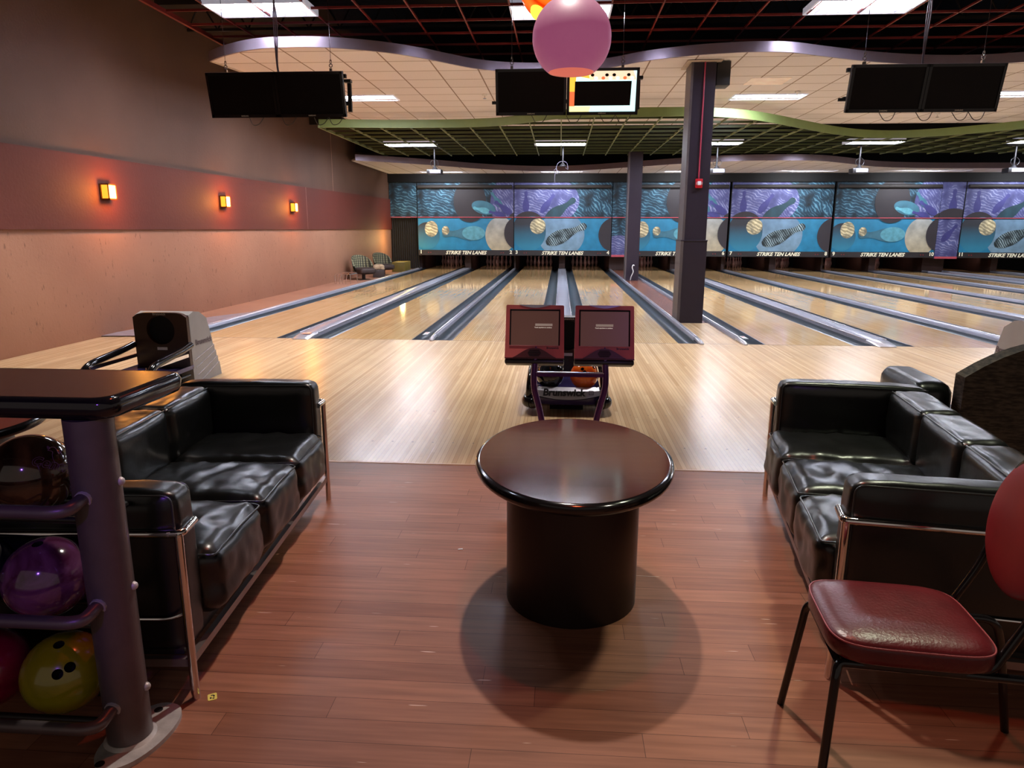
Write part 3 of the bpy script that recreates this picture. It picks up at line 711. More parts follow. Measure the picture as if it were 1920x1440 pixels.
def masking(x0, na, nb, kind, lab, w_=W):
    e = empty('masking_unit', (x0, 15.8, 0), 0, lab, 'masking unit', 'printed masking units above the pins')
    g_ = .012
    art(e, 'upper_panel', g_, w_-g_, 1.775, 2.95, up_A() if kind == 'A' else up_B(), ZEB)
    art(e, 'lower_panel', g_, w_-g_, .68, 1.762, lo_A() if kind == 'A' else lo_B(), BLUE)
    MB().box(g_, w_-g_, -.03, -.016, 1.778, 1.80).build('red_stripe', mat('salmon_stripe', srgb(205, 90, 104), .5), e, smooth=False)
    bd = MB().box(g_, w_-g_, -.02, .05, .5, .68).build('sign_band', M_band, e, smooth=False)
    text('STRIKE TEN LANES', .165, M_text_cream, bd, 'lettering', (w_/2, -.022, .585), (pi/2, 0, 0), .32, .005, .002, sx=1.02)
    for s_, t in ((.1, na), (w_-.1, nb)): text(t, .165, M_text_cream, bd, 'lane_number', (s_, -.022, .61), (pi/2, 0, 0), 0, .005, .002)
    for x_ in (.36, .44, w_-.36, w_-.44): MB().lathe([(.015, -.004), (.015, .004)], seg=12).build('red_lamp', M_red, bd, loc=(x_, -.023, .59), rot=(pi/2, 0, 0))
    MB().cyl((.04, -.06, 2.80), (w_-.06, -.06, 2.80), .06, 16).build('screen_roller', mat('roller_brown', srgb(44, 40, 40), .6), e)
    MB().box(-.012, .012, -.012, .05, .5, 2.95).build('joint_post', M_black, e, smooth=False)
    return e
MX = [-3.61, -.262, 3.63, 7.03, 10.43, 14.55]
for i, x_ in enumerate(MX):
    masking(x_, str(2*i+1), str(2*i+2), 'A' if i % 2 == 0 else 'B', 'printed masking panel numbered %d and %d with blue balls and pins' % (2*i+1, 2*i+2), W if i < 4 else 3.37)
def filler(x0, x1, z0, z1, shapes, base, lab, split=None):
    e = empty('masking_filler', (x0, 15.8, 0), 0, lab, 'masking panel')
    art(e, 'print_panel', 0.005, x1-x0-.005, z0, z1, shapes, base)
    if split:
        art(e, 'lower_print', 0.005, x1-x0-.005, .47, 1.762, split[0], split[1])
        MB().box(0.01, x1-x0-.01, -.03, -.018, .47, .54).build('red_stripe', MATS['salmon_stripe'], e, smooth=False)
    MB().box(0.005, x1-x0-.005, -.03, -.016, 1.778, 1.80).build('red_stripe', MATS['salmon_stripe'], e, smooth=False)
    return e
filler(X0+.01, -3.625, 1.775, 2.95, [], ZEB, 'narrow zebra print panel above the black curtain at the left wall')
filler(3.09, 3.62, 1.775, 2.95, [], ZEB, 'narrow zebra print strip between the masking panels numbered 4 and 5', ([(ell(.25, .8, .5, .4), PUR)], ZEB))
filler(13.80, 14.54, 1.775, 2.95, [(pinp(.4, 2.3, .8, pi/2), VIO), (ell(.45, 1.75, .55, .35), DARK)], PUR, 'narrow purple print strip with one pin between the panels numbered 10 and 11', ([(pinp(.4, 1.3, .7, .9), VIO)], PUR))
# curtain
b = MB(); n = 90
for k in range(n):
    xa, xb = X0+.02+(.98)*k/n, X0+.02+.98*(k+1)/n
    ya, yb = 15.9+.035*sin(k*.9), 15.9+.035*sin((k+1)*.9)
    v = [b.bm.verts.new(p) for p in ((xa, ya, .02), (xb, yb, .02), (xb, yb, 1.77), (xa, ya, 1.77))]; b.bm.faces.new(v)
    v = [b.bm.verts.new(p) for p in ((xa, ya+.03, .02), (xb, yb+.03, .02), (xb, yb+.03, 1.77), (xa, ya+.03, 1.77))]; b.bm.faces.new(v[::-1])
bmesh.ops.remove_doubles(b.bm, verts=b.bm.verts[:], dist=1e-5)
o = b.build('curtain', M_curtain, normals=False); tag(o, 'black pleated curtain hanging beside lane one in the far left corner', 'curtain')
# pits: kickback boards and dark pit surrounds
def kick(x, w_, lab):
    o = MB().box(x-w_, x+w_, 16.45, 19.4, -.1, .62).build('kickback', M_kick, smooth=False); tag(o, lab, 'kickback board', 'kickback boards beside the pin decks')
for i, pc in enumerate(PC):
    kick(pc, .105, 'brown kickback board between the pins of lanes %s and %s' % (LW[2*i], LW[2*i+1]))
for i in range(5):
    a = PC[i]+HW+L+G; b_ = PC[i+1]-HW-L-G
    kick((a+b_)/2, max(.03, (b_-a)/2-.01), 'brown kickback board between the pins of lanes %s and %s' % (LW[2*i+1], LW[2*i+2]))
kick(PC[0]-HW-L-G-.06, .04, 'brown kickback board left of the pins of lane one')
o = MB().box(-3.6, XR, 19.45, 19.5, -.12, 1).box(-3.6, XR, 15.86, 19.5, .64, .68).build('pit_curtain', M_black, smooth=False); tag(o, 'black pit backing behind all the pin decks', 'pit backing')
# pins
def pin_mesh():
    prof = [(.0258, 0), (.028, .01), (.036, .04), (.0495, .09), (.0605, .1145), (.0575, .15), (.047, .2), (.032, .24), (.0248, .27), (.0232, .29), (.0265, .315), (.0312, .34), (.0322, .352), (.029, .366), (.019, .377), (.006, .381)]
    b = MB(); b.lathe(prof, seg=16); b.lathe([(.0262, .262), (.0262, .268)], seg=16, mi=1, caps=False); b.lathe([(.0242, .281), (.0242, .288)], seg=16, mi=1, caps=False)
    return b.build('bowling_pin', [M_pin, M_red])
pin0 = pin_mesh(); firstpin = True
for i, pc in enumerate(PC):
    for s in (-1, 1):
        k = 2*i+(0 if s < 0 else 1); xc = pc+s*(HW+L/2)
        for row in range(4):
            for j in range(row+1):
                if firstpin: p = pin0; firstpin = False
                else: p = pin0.copy(); COL.objects.link(p)
                p.location = (xc+(j-row/2)*.3048, 18.29+row*.264, 0)
                tag(p, 'dim bowling pin standing in the rack at the end of lane %s' % LW[k], 'bowling pin', 'bowling pins of lane %s' % LW[k])

# ================================================================== WALL SCONCES
for k, y_ in enumerate((.27, 3.48, 6.69)):
    e = empty('wall_sconce', (X0+.045, y_, 1.84), 0, 'glowing amber wall sconce, %s on the red band' % ['nearest', 'middle one', 'farthest'][k], 'wall lamp', 'amber wall sconces')
    MB().box(0, .012, -.1, .1, -.1, .1).build('back_plate', M_bronze, e, smooth=False)
    MB().box(.012, .10, -.075, .075, -.085, .085).build('glass_shade', [M_gold], e, smooth=False)
    MB().box(.101, .106, -.066, .068, -.08, .08).build('hot_face', M_goldwhite, e, smooth=False)
    MB().box(.1, .112, -.085, -.072, -.1, .1).box(.1, .112, .072, .085, -.1, .1).box(0, .112, -.085, .085, .085, .1).box(0, .112, -.085, .085, -.1, -.085).build('trim_frame', M_bronze, e, smooth=False)
    l_ = light('sconce_light', 'POINT', (X0+.32, y_, 1.84), 26, (1, .36, .05), .05)
for k, x_ in enumerate((-2.6, 1.35, 5.35, 9.0, 12.6, 16.2)):
    light('masking_lamp', 'AREA', (x_, 14.75, 3.19), 62, (.92, .95, 1), 1.35, aim=(x_, 15.75, 1.75), sy=.3)
for pc_ in (-1.95, 1.417, 5.32, 8.74, 12.11, 16.15):
    light('pin_deck_fill', 'AREA', (pc_, 17.1, .60), 5, (1, .78, .72), 2.4, aim=(pc_, 18.6, .2), sy=.05)  # unseen area lights added behind the masking to lift the dark pins
light('corner_lamp', 'POINT', (-4.0, 14.8, 1.1), 34, (1, .70, .25), .08)

# ================================================================== SCREENS
def screen_pair(xc, lab, lit=False, tilt=radians(11)):
    W_, H = .765, .465
    e = empty('screen_mount', (xc, -.60, 3.07), 0, 'black hanging mount with cables carrying the %s pair of screens' % lab, 'screen mount', 'hanging screen mounts')
    b = MB(); b.box(-.76, .76, .06, .1, -.05, -.01); b.box(-.76, .76, .10, .14, -.33, -.29)
    for x_ in (-.62, -.18, .18, .62): b.box(x_-.02, x_+.02, .05, .14, -.4, .015)
    b.box(.74, .82, .03, .10, -.10, -.07); b.box(-.82, -.74, .06, .09, -.34, -.31); b.box(.76, .80, .1, .14, -.40, -.1)
    b.build('frame', M_blackplastic, e, smooth=False)
    for x_ in (-.6, .6):
        h_ = MB(); h_.tube([(x_, .05, .12), (x_, .05, .99)], .003, 5); h_.tube([(x_+.017*cos(t), .05, .075+.017*sin(t)) for t in [2*pi*k/12 for k in range(12)]], .005, 6, closed=True)
        h_.tube([(x_+.009*cos(t), .05, .115+.022*sin(t)) for t in [2*pi*k/12 for k in range(12)]], .004, 6, closed=True); h_.box(x_-.014, x_+.014, .035, .065, -.01, .045)
        h_.build('cable_hanger', M_chrome, e)
    b = MB()
    for k in range(3): b.tube(smooth_curve([(.0+.01*k, .06, -.05), (.005*k-.012, .05, .1), (.02*(k-1), .05, .5), (0, .05, .8), (.0, .05, .99)], 6), .006, 6)
    b.build('cable_bundle', mat('grey_cable', srgb(120, 112, 130), .4), e)
    for x_ in (-.3, .08, .45, .62): MB().tube(smooth_curve([(x_-.08, .08, -.46), (x_-.03, .05, -.54), (x_+.04, .05, -.53), (x_+.09, .08, -.45)], 5), .004, 5).build('loose_wire', M_blackplastic, e)
    for s in (-1, 1):
        on = lit and s > 0
        nm = '%s %s screen of the %s pair' % ('lit' if on else 'switched off black', 'left' if s < 0 else 'right', lab)
        t = empty('television', (xc+s*.385, -.70, 3.055), 0, nm, 'television', 'screens hanging over the approach')
        t.rotation_euler = (tilt, 0, 0)
        z1, z0 = 0, -H
        b = MB(); b.box(-W_/2, W_/2, 0, .05, z0, z1, bev=.004); b.box(-W_/2+.06, W_/2-.06, .05, .085, z0+.06, z1-.06, bev=.01); b.build('casing', M_blackplastic, t)
        b = MB(); fr = .028
        b.box(-W_/2, W_/2, -.012, 0, z1-fr, z1); b.box(-W_/2, W_/2, -.012, 0, z0, z0+fr*1.2); b.box(-W_/2, -W_/2+fr, -.012, 0, z0, z1); b.box(W_/2-fr, W_/2, -.012, 0, z0, z1); b.build('bezel', M_blackgloss, t, smooth=False)
        MB().box(-W_/2, W_/2, -.012, .05, z1, z1+.003).build('top_edge', mat('pale_top_edge', srgb(150, 140, 165), .3, .6), t, smooth=False)
        sc = MB().box(-W_/2+fr, W_/2-fr, -.004, -.001, z0+fr*1.2, z1-fr).build('screen', M_screen, t, smooth=False)
        text('SAMSUNG', .018, M_text_grey, t, 'maker_name', (0, -.0135, z0+.018), (pi/2, 0, 0), 0, .0005, .0003)
        if on:
            d = MB(); x0, x1 = -W_/2+fr, W_/2-fr; za, zb = z0+fr*1.2, z1-fr; yy = -.006; ww = x1-x0; hh = zb-za
            d.flat([(x0, za), (x1, za), (x1, zb), (x0, zb)], yy, 0)
            d.flat([(x0, za), (x0+.3*ww, za), (x0+.33*ww, za+.14*hh), (x0, za+.14*hh)], yy-.0005, 1)
            d.flat([(x0, za+.5*hh), (x0+.08*ww, za+.5*hh), (x0+.1*ww, zb-.12*hh), (x0+.35*ww, zb-.2*hh), (x0+.3*ww, zb), (x0, zb)], yy-.0005, 2)
            d.flat([(x0, za+.14*hh), (x0+.08*ww, za+.14*hh), (x0+.08*ww, za+.5*hh), (x0, za+.5*hh)], yy-.0005, 4)
            d.flat([(x0+.3*ww, zb-.22*hh), (x1, zb-.22*hh), (x1-.05*ww, zb), (x0+.28*ww, zb)], yy-.0005, 3)
            random.seed(4)
            for k in range(12):
                cx = x0+(.34+.054*k)*ww; d.flat([(cx+.02*cos(q), zb-.04-.03*(k % 2)+.016*sin(q)) for q in [2*pi*j/10 for j in range(10)]], yy-.001-.0001*k, [5, 0, 3, 4, 5, 6][k % 6])
            d.flat([(x0+.075*ww, za+.15*hh), (x1-.08*ww, za+.15*hh), (x1-.07*ww, za+.75*hh), (x0+.08*ww, za+.75*hh)], yy-.003, 5)
            d.build('picture', [emis('screen_aqua', (.62, .95, .95), 1.3), emis('screen_yellow', (1, .95, .45), 1.2), emis('screen_orange', (1, .55, .06), 1.2), emis('screen_skin', (1, .72, .5), 1.1), emis('screen_red', (.9, .18, .06), 1.0), M_screen, emis('screen_white', (1, 1, .9), 1.3)], sc, smooth=False, normals=False)
screen_pair(-1.825, 'left')
screen_pair(1.386, 'middle', True)
screen_pair(5.11, 'right')

# ================================================================== PROJECTORS
def projector(x_, y_, lab):
    e = empty('projector', (x_, y_, 2.84), 0, lab, 'projector', 'ceiling projectors aimed at the masking panels')
    MB().box(-.19, .19, -.14, .14, -.075, .045, bev=.015).build('casing', M_blackplastic, e)
    b = MB().box(-.11, .17, -.143, -.139, -.05, .03); b.build('rear_panel', mat('grey_panel', srgb(135, 130, 140), .5), e, smooth=False)
    MB().lathe([(.09, .045), (.03, .12), (.022, .13)], seg=16).build('mount_cone', M_blackplastic, e)
    MB().cyl((0, 0, .12), (0, 0, .60), .022, 12).box(-.2, .2, -.04, .04, .574, .586).build('pole', M_blackplastic, e)
    b = MB(); b.tube(smooth_curve([(.02, -.03, .3), (.1, -.03, .22), (.06, -.03, .12), (-.08, -.03, .14), (-.09, -.03, .24), (0, -.03, .3)], 5), .006, 5); b.build('cable_loop', M_blackplastic, e)
    return e
for x_, lb in ((-1.93, 'projector hanging over lanes one and two'), (5.24, 'projector hanging just right of the front column'), (8.72, 'projector hanging over lanes seven and eight'), (12.4, 'projector hanging over lanes nine and ten at the right edge')):
    projector(x_, 9.9, lb)
e = empty('projector_mount', (1.374, 9.9, 2.84), 0, 'empty projector mount with loose cables over lanes three and four', 'projector mount')
MB().cyl((0, 0, .2), (0, 0, .60), .02, 12).build('pole', M_blackplastic, e); MB().lathe([(.10, .12), (.025, .2)], seg=14).build('mount_cone', M_blackplastic, e)
b = MB(); b.tube(smooth_curve([(0, 0, .25), (-.12, 0, .2), (-.17, 0, .05), (-.1, 0, -.02), (-.16, 0, -.06), (-.22, 0, .02), (-.15, 0, .05), (-.2, 0, -.1), (-.2, 0, -.3)], 6), .008, 6)
b.tube(smooth_curve([(0, 0, .25), (.1, 0, .2), (.13, 0, .05), (.05, 0, .1)], 6), .006, 6); b.build('loose_cable', mat('dark_grey_cable', srgb(70, 66, 78), .5), e)

# ================================================================== PENDANTS
e = empty('globe_pendant', (1.386, -4.9, 2.31), 0, 'frosted pink purple globe pendant with open bottom hanging at top centre', 'pendant lamp')
def globe_mat():
    g = NT('frosted_globe'); g.b.inputs['Base Color'].default_value = c4(srgb(205, 170, 182)); g.b.inputs['Roughness'].default_value = .5
    g.b.inputs['Transmission Weight'].default_value = 0; v = coord(g, (4, 4, 4)); nz = g.n('ShaderNodeTexNoise'); g.L(v, nz.inputs[0])
    g.L(ramp(g, nz.outputs[0], [(.3, srgb(104, 80, 92)), (.7, srgb(112, 88, 98))]), g.b.inputs['Base Color'])
    g.b.inputs['Emission Color'].default_value = c4(srgb(170, 84, 122)); g.b.inputs['Emission Strength'].default_value = .62; return g.m
R_ = .196; b = MB(); a0 = .62
b.lathe([(R_*sin(a0+(pi-a0-.12)*k/28), -R_*cos(a0+(pi-a0-.12)*k/28)) for k in range(29)]+[( .9*R_*sin(pi-.14), .985*R_*cos(.14))], seg=64, caps=False)
b.lathe([(.965*R_*sin(a0+(pi-a0-.12)*k/20), -.965*R_*cos(a0+(pi-a0-.12)*k/20)-.003) for k in range(21)], seg=64, mi=1, caps=False)
b.lathe([(R_*sin(a0), -R_*cos(a0)), (.965*R_*sin(a0), -.965*R_*cos(a0)-.003)], seg=64, mi=1, caps=False)
b.build('shade', [globe_mat(), mat('globe_inside', srgb(150, 90, 76), .6, emit=srgb(228, 128, 108), es=.6)], e)
MB().cyl((0, 0, .19), (0, 0, .23), .03, 16).build('cap', M_chrome, e); MB().cyl((0, 0, .23), (0, 0, 1.74), .004, 6).build('cord', M_blackplastic, e)
e = empty('orange_pendant', (1.289, -4.30, 2.745), 0, 'glowing ribbed orange glass pendant behind the globe at top centre', 'pendant lamp')
def ribglass():
    g = NT('orange_ribbed_glass'); tc = g.n('ShaderNodeTexCoord'); wv = g.n('ShaderNodeTexWave', wave_type='RINGS', rings_direction='Y'); wv.inputs['Scale'].default_value = 6; wv.inputs['Distortion'].default_value = 1.5; g.L(tc.outputs['Object'], wv.inputs[0])
    cc = ramp(g, wv.outputs[0], [(0, (.55, .03, .0)), (.3, (1, .09, .004)), (1, (1, .15, .01))]); g.L(cc, g.b.inputs['Emission Color']); g.L(cc, g.b.inputs['Base Color']); g.b.inputs['Emission Strength'].default_value = 1.3; g.b.inputs['Roughness'].default_value = .2; return g.m
b = MB(); b.sphere((0, 0, 0), .205, sub=4, sc=(1, .9, 1)); b.build('shade', ribglass(), e)
MB().sphere((-.085, -.06, -.155), .05).build('bulb_opening', emis('yellow_glow', (1, .55, .05), 2.2), e)
MB().cyl((0, 0, .19), (0, 0, 1.16), .004, 6).build('cord', M_blackplastic, e)

# ================================================================== TABLES
def oval_table(loc, rx, ry, z, rb, topm, lab, drum=M_drum, rz=0):
    e = empty('coffee_table', loc, rz, lab, 'table')
    MB().oval([(.012, z-.040), (.003, z-.032), (0, z-.02), (.003, z-.008), (.013, z-.001), (.02, z-.0005)], rx, ry).build('edge_band', M_blackgloss, e)
    MB().oval([(.018, z-.002), (.018, z)], rx, ry).build('table_top', topm, e, smooth=False)
    MB().lathe([(rb, .0), (rb, z-.038)], seg=64).build('drum_base', drum, e)
    return e
oval_table((1.41, -6.2, 0), .362, .5, .57, .247, M_cherry, 'dark cherry oval coffee table on a drum base in the centre foreground')
oval_table((-1.27, -5.97, 0), .36, .40, .57, .235, M_redtop, 'reddish topped round table at the left edge behind the ball rack', mat('grey_green_drum', srgb(98, 92, 84), .5))

# ================================================================== SOFAS
def sofa(loc, rz, s, lab, seed):
    """origin at the near front foot; length along +y; body extends to s*x"""
    e = empty('leather_sofa', loc, rz, lab, 'sofa', 'black leather chrome frame sofas')
    LN, D = 1.57, .70
    X_ = lambda a, b_: (min(s*a, s*b_), max(s*a, s*b_))
    # base box and rail
    x0, x1 = X_(.03, D-.02); MB().box(x0, x1, .02, LN-.02, .13, .215, bev=.006).build('base_frame', mat('sofa_base', (.009, .008, .008), .4), e)
    x0, x1 = X_(.0, .02); MB().box(x0, x1, -.0, LN, .105, .13).build('bottom_rail', M_rail, e, smooth=False)
    x0, x1 = X_(.0, D); MB().box(x0, x1, -.0, .02, .105, .13).build('bottom_rail', M_rail, e, smooth=False)
    w_ = (LN-.27)/3
    for k in range(3):
        y0 = .135+k*w_; x0, x1 = X_(-.035, .56)
        b = MB(); b.add(puff(x0, x1, y0+.003, y0+w_-.003, .185, .405, .05, .02, .011, 24, seed+k, .6)); c_ = b.build('seat_cushion', M_leather, e, angle=180)
        xx = s*(-.033); zz = .393
        pts = [(s*.54, y0+.012, zz-.002), (xx+s*.03, y0+.012, zz), (xx+s*.005, y0+.02, zz-.004), (xx+s*.003, y0+w_/2, zz+.006), (xx+s*.005, y0+w_-.02, zz-.004), (xx+s*.03, y0+w_-.012, zz), (s*.54, y0+w_-.012, zz-.002)]
        MB().tube(fillet(pts, .03, 4), .0032, 6).build('piping', M_piping, c_)
        x0, x1 = X_(.50, .67)
        b = MB(); b.add(puff(x0, x1, y0+.002, y0+w_-.002, .38, .640, .035, .014, .006, 16, seed+k+7, 1.0, 'x')); c_ = b.build('back_cushion', M_leather, e, angle=180)
        MB().tube([(s*.508, y0+.02, .632), (s*.507, y0+w_-.02, .632)], .003, 6).build('piping', M_piping, c_)
    x0, x1 = X_(.62, .69); MB().box(x0, x1, .03, LN-.03, .2, .60, bev=.02).build('back_frame', mat('sofa_base', (.009, .008, .008), .4), e)
    for nm, y0, y1 in (('near', .012, .135), ('far', LN-.135, LN-.012)):
        x0, x1 = X_(.012, .675)
        b = MB(); b.add(puff(x0, x1, y0, y1, .14, .645, .03, .008, .0035, 16, seed+20+int(y0*3), .9)); a_ = b.build('arm', M_leather, e, angle=180)
        for yy in (y0+.008, y1-.008):
            MB().tube(fillet([(s*.02, yy, .18), (s*.02, yy, .637), (s*.67, yy, .637)], .03, 4), .003, 6).build('piping', M_piping, a_)
    # chrome: four legs, upper and lower loops
    for yy in (0, LN):
        for xx in (0, D):
            MB().cyl((s*xx, yy, 0), (s*xx, yy, .525), .0125, 14).build('leg', M_chrome, e)
    for yy, sg in ((0, 1), (LN, -1)):
        b = MB(); b.tube(fillet([(s*.0, yy, .522), (s*.0, yy, .530), (s*.0, yy+sg*.0, .53), (s*D, yy, .53)], .01), .0115, 12)
        b.tube(fillet([(s*.0, yy+sg*.10, .53), (s*-.006, yy+sg*.005, .53), (s*.03, yy, .53)], .02), .0125, 12)
        b.build('upper_tube', M_chrome, e)
        b = MB(); b.tube(fillet([(s*.0, yy, .285), (s*.05, yy-sg*.0, .262), (s*D, yy, .262)], .05), .005, 8); b.build('lower_tube', M_chrome, e)
    return e
d = math.atan2(.278-.165, 1.563)
sofa((.278, -6.896, 0), d, -1, 'black leather sofa on the left with an orange sheen on its back', 1)
sofa((2.216, -6.658, 0), -math.atan2(.237, 1.535), 1, 'black leather sofa on the right behind the burgundy chair', 40)

# booth chair behind the right sofa
e = empty('tub_chair', (3.72, -5.25, 0), -.1, 'brown grey fabric backed chair with black leather arm at the right edge', 'chair')
b = MB(); pl = [(-.44, 0.05), (.6, .05), (.6, .9)]+[(-.44+1.04*(1-k/14), .70+.20*sin(pi/2*min(1, (1.0-(k/14)**2.6)))) for k in range(15)]
b.prism(pl, -.10, .0, 'y'); bo = b.build('back_shell', M_fabric, e, angle=30)
MB().box(-.30, .62, 0, .09, .3, .78, bev=.03).build('back_cushion', M_leather, e)
b = MB(); b.add(puff(-.60, -.42, .02, .55, .12, .63, .045, .01, .004, 12, 71, .8)); b.build('arm', M_leather, e, angle=180)
b = MB(); b.add(puff(-.40, .6, .02, .55, .14, .42, .05, .02, .006, 14, 72)); b.build('seat_cushion', M_leather, e, angle=180)
for xx, yy in ((-.5, .06), (-.5, .5), (.55, .06), (.55, .5)): MB().cyl((xx, yy, 0), (xx, yy, .15), .02, 10).build('leg', M_blackplastic, e)

# ================================================================== BURGUNDY CHAIR
e = empty('burgundy_chair', (2.205, -7.02, 0), -.10, 'burgundy vinyl seat chair with black tube frame in the right foreground', 'chair')
# local frame: seat front towards -x, back towards +x
b = MB(); poly = []
hx, hy = .186, .165
for k in range(64):
    t = 2*pi*k/64; ct, st = cos(t), sin(t); n_ = 5.0
    poly.append((hx*math.copysign(abs(ct)**(2/n_), ct), hy*math.copysign(abs(st)**(2/n_), st)))
prof = [(1.0-.06, .385), (1.0-.01, .392), (1.0, .405), (1.0, .425), (.985, .434), (.94, .441), (.8, .448), (.55, .451), (.25, .452)]
rings = [[b.bm.verts.new((p[0]*f_, p[1]*f_, z_)) for p in poly] for f_, z_ in prof]
for r1, r2 in zip(rings, rings[1:]):
    for k in range(64): b.bm.faces.new((r1[k], r1[(k+1) % 64], r2[(k+1) % 64], r2[k]))
b.bm.faces.new(rings[0][::-1]); b.bm.faces.new(rings[-1]); st_ = b.build('seat', M_burg, e, angle=180)
MB().tube([(p[0]*.992, p[1]*.992, .4335) for p in poly], .0022, 6, closed=True).build('piping', mat('seat_piping', srgb(150, 60, 66), .4), st_)
MB().prism([(p[0]*.9, p[1]*.9) for p in poly], .374, .386).build('seat_board', M_blackplastic, e, smooth=False)
for nm, sy in (('far', 1), ('near', -1)):
    b = MB(); b.tube(fillet([(-.20, sy*.205, 0), (-.172, sy*.15, .35), (-.165, sy*.135, .372), (.14, sy*.135, .372)], .04), .0105, 12); b.build('leg', M_blackgloss, e)
    b = MB(); b.tube(fillet([(.40, sy*.19, 0), (.33, sy*.15, .30), (.30, sy*.135, .372), (.14, sy*.135, .372)], .05), .0105, 12); b.build('leg', M_blackgloss, e)
b = MB(); b.tube(fillet([(.12, .13, .378), (.17, .13, .385), (.245, .125, .55), (.29, .12, .82), (.295, 0, .86), (.29, -.12, .82), (.245, -.125, .55), (.17, -.13, .385), (.12, -.13, .378)], .06, 6), .0105, 12); b.build('back_tube', M_blackgloss, e)
b = MB(); b.sphere((0, 0, 0), 1, sub=4)
for v in b.bm.verts:
    q = v.co.copy(); rr = math.hypot(q.y, q.z); v.co = Vector((q.x*.026+.265+.03*q.z, q.y*.165, q.z*.17+.69))
b.build('backrest', M_burgpad, e, angle=180)
MB().tube([(-.165, .13, .37), (-.165, -.13, .37)], .009, 8).build('cross_tube', M_blackgloss, e)

# ================================================================== BALLS
def ball(loc, m_, holes, lab, cat='bowling ball', group=None, r=.108, logo=None, rad=.0135):
    e = empty('bowling_ball', loc, 0, lab, cat, group) if logo else None
    bs = MB(); bs.sphere((0, 0, 0), r, sub=5); o = bs.build('bowling_ball' if not logo else 'shell', [m_, M_black])
    if holes:
        cb = MB()
        for h_ in holes:
            d_ = Vector(h_).normalized(); cb.cyl(d_*(r*.62), d_*(r*1.2), rad, 20)
        cut = cb.build('cutter', [m_, M_black]); 
        for p in cut.data.polygons: p.material_index = 1
        md = o.modifiers.new('b', 'BOOLEAN'); md.object = cut; md.operation = 'DIFFERENCE'; md.solver = 'EXACT'
        dg = bpy.context.evaluated_depsgraph_get(); me = bpy.data.meshes.new_from_object(o.evaluated_get(dg)); o.modifiers.clear(); o.data = me
        bpy.data.objects.remove(cut)
        for p in me.polygons: p.use_smooth = True
        me.set_sharp_from_angle(angle=radians(40))
    if logo: o.parent = e; return e
    o.location = loc; tag(o, lab, cat, group); return o
def cdir(a, b_):
    """direction on a ball as seen from the seating side: a right, b up"""
    c_ = math.sqrt(max(0, 1-a*a-b_*b_)); v_ = Vector((-1.3, 1.6, -1.1)).normalized(); rx = v_.cross(Vector((0, 0, 1))).normalized(); ux = rx.cross(v_)
    return rx*a+ux*b_-v_*c_
gb = 'bowling balls stored on the counter rack'
BM_brown = ball_mat('brown_marble', srgb(28, 15, 6), srgb(78, 56, 26), .1, 6)
BM_purple = ball_mat('purple_marble', srgb(70, 24, 50), srgb(118, 70, 104), .12, 8)
BM_yellow = ball_mat('yellow_green', srgb(122, 120, 10), srgb(146, 142, 16), .2, 4)
BM_pink = ball_mat('magenta', srgb(110, 8, 40), srgb(150, 16, 60), .2, 4)
BM_black = ball_mat('black_ball', (.006, .007, .009), (.02, .022, .026), .09, 6)
BM_orange = ball_mat('orange_marble', srgb(226, 74, 22), srgb(240, 120, 34), .12, 9)
BM_smoke = ball_mat('smoke_marble', (.01, .01, .012), (.06, .06, .062), .12, 12)
bb = ball((-.075, -6.966, .726), BM_brown, [], 'brown marbled bowling ball with purple lettering on the top shelf', group=gb, logo=True)
# engraved lettering wrapped on the ball
def wrap(obj, centre, upr, r=.1084):
    """bend flat lettering (local x right, y up) onto the ball round direction centre"""
    n_ = Vector(centre).normalized(); ux = (Vector(upr)-n_*Vector(upr).dot(n_)).normalized(); rx = ux.cross(n_)
    for v in obj.data.vertices:
        p = n_*r+rx*v.co.x+ux*v.co.y; v.co = p.normalized()*(r+v.co.z)
M_etch = mat('purple_etching', srgb(120, 78, 112), .4)
def outline(body, size, shear, bev):
    cu_ = bpy.data.curves.new('t', 'FONT'); cu_.body = body; cu_.size = size; cu_.shear = shear; cu_.fill_mode = 'NONE'; cu_.bevel_depth = bev; cu_.align_x = 'CENTER'; cu_.align_y = 'CENTER'; cu_.offset = size*.04; cu_.bevel_resolution = 0; cu_.space_character = 1.15
    t = bpy.data.objects.new('t', cu_); COL.objects.link(t); dg = bpy.context.evaluated_depsgraph_get(); me = bpy.data.meshes.new_from_object(t.evaluated_get(dg)); bpy.data.objects.remove(t)
    me.materials.clear(); me.materials.append(M_etch); o = bpy.data.objects.new('lettering', me); COL.objects.link(o); o.parent = bb; return o
n1 = cdir(.52, -.06); up1 = cdir(.62, .60)-cdir(.48, -.3)
o = outline('Centric', .036, .25, .00045); wrap(o, n1, up1); o = outline('R', .011, 0, .0004); wrap(o, cdir(.42, .42), up1)
cr_ = [(-.030, .006), (-.022, .018), (-.010, .020), (-.002, .004), (.004, .010), (.008, .014), (.004, .018), (0, .014), (.004, .008), (.012, -.004), (.020, -.002), (.034, .006), (.034, -.006), (.024, -.022), (.006, -.030), (-.012, -.024), (-.018, -.008), (-.018, .004), (-.030, .006)]
b = MB(); b.tube(smooth_curve([(x_, y_, 0) for x_, y_ in cr_], 3), .0005, 5); o = b.build('crown_mark', M_etch, bb); wrap(o, cdir(.62, .22), up1)
ball((-.035, -7.014, .448), BM_purple, [cdir(-.1, .8)], 'purple marbled bowling ball on the middle shelf', group=gb)
ball((.006, -7.05, .183), BM_yellow, [cdir(-.17, .02), cdir(.10, .10), cdir(-.06, .70)], 'yellow green bowling ball with finger holes on the bottom shelf', group=gb)
ball((-.262, -7.014, .448), BM_black, [], 'black bowling ball at the left end of the middle shelf', group=gb)
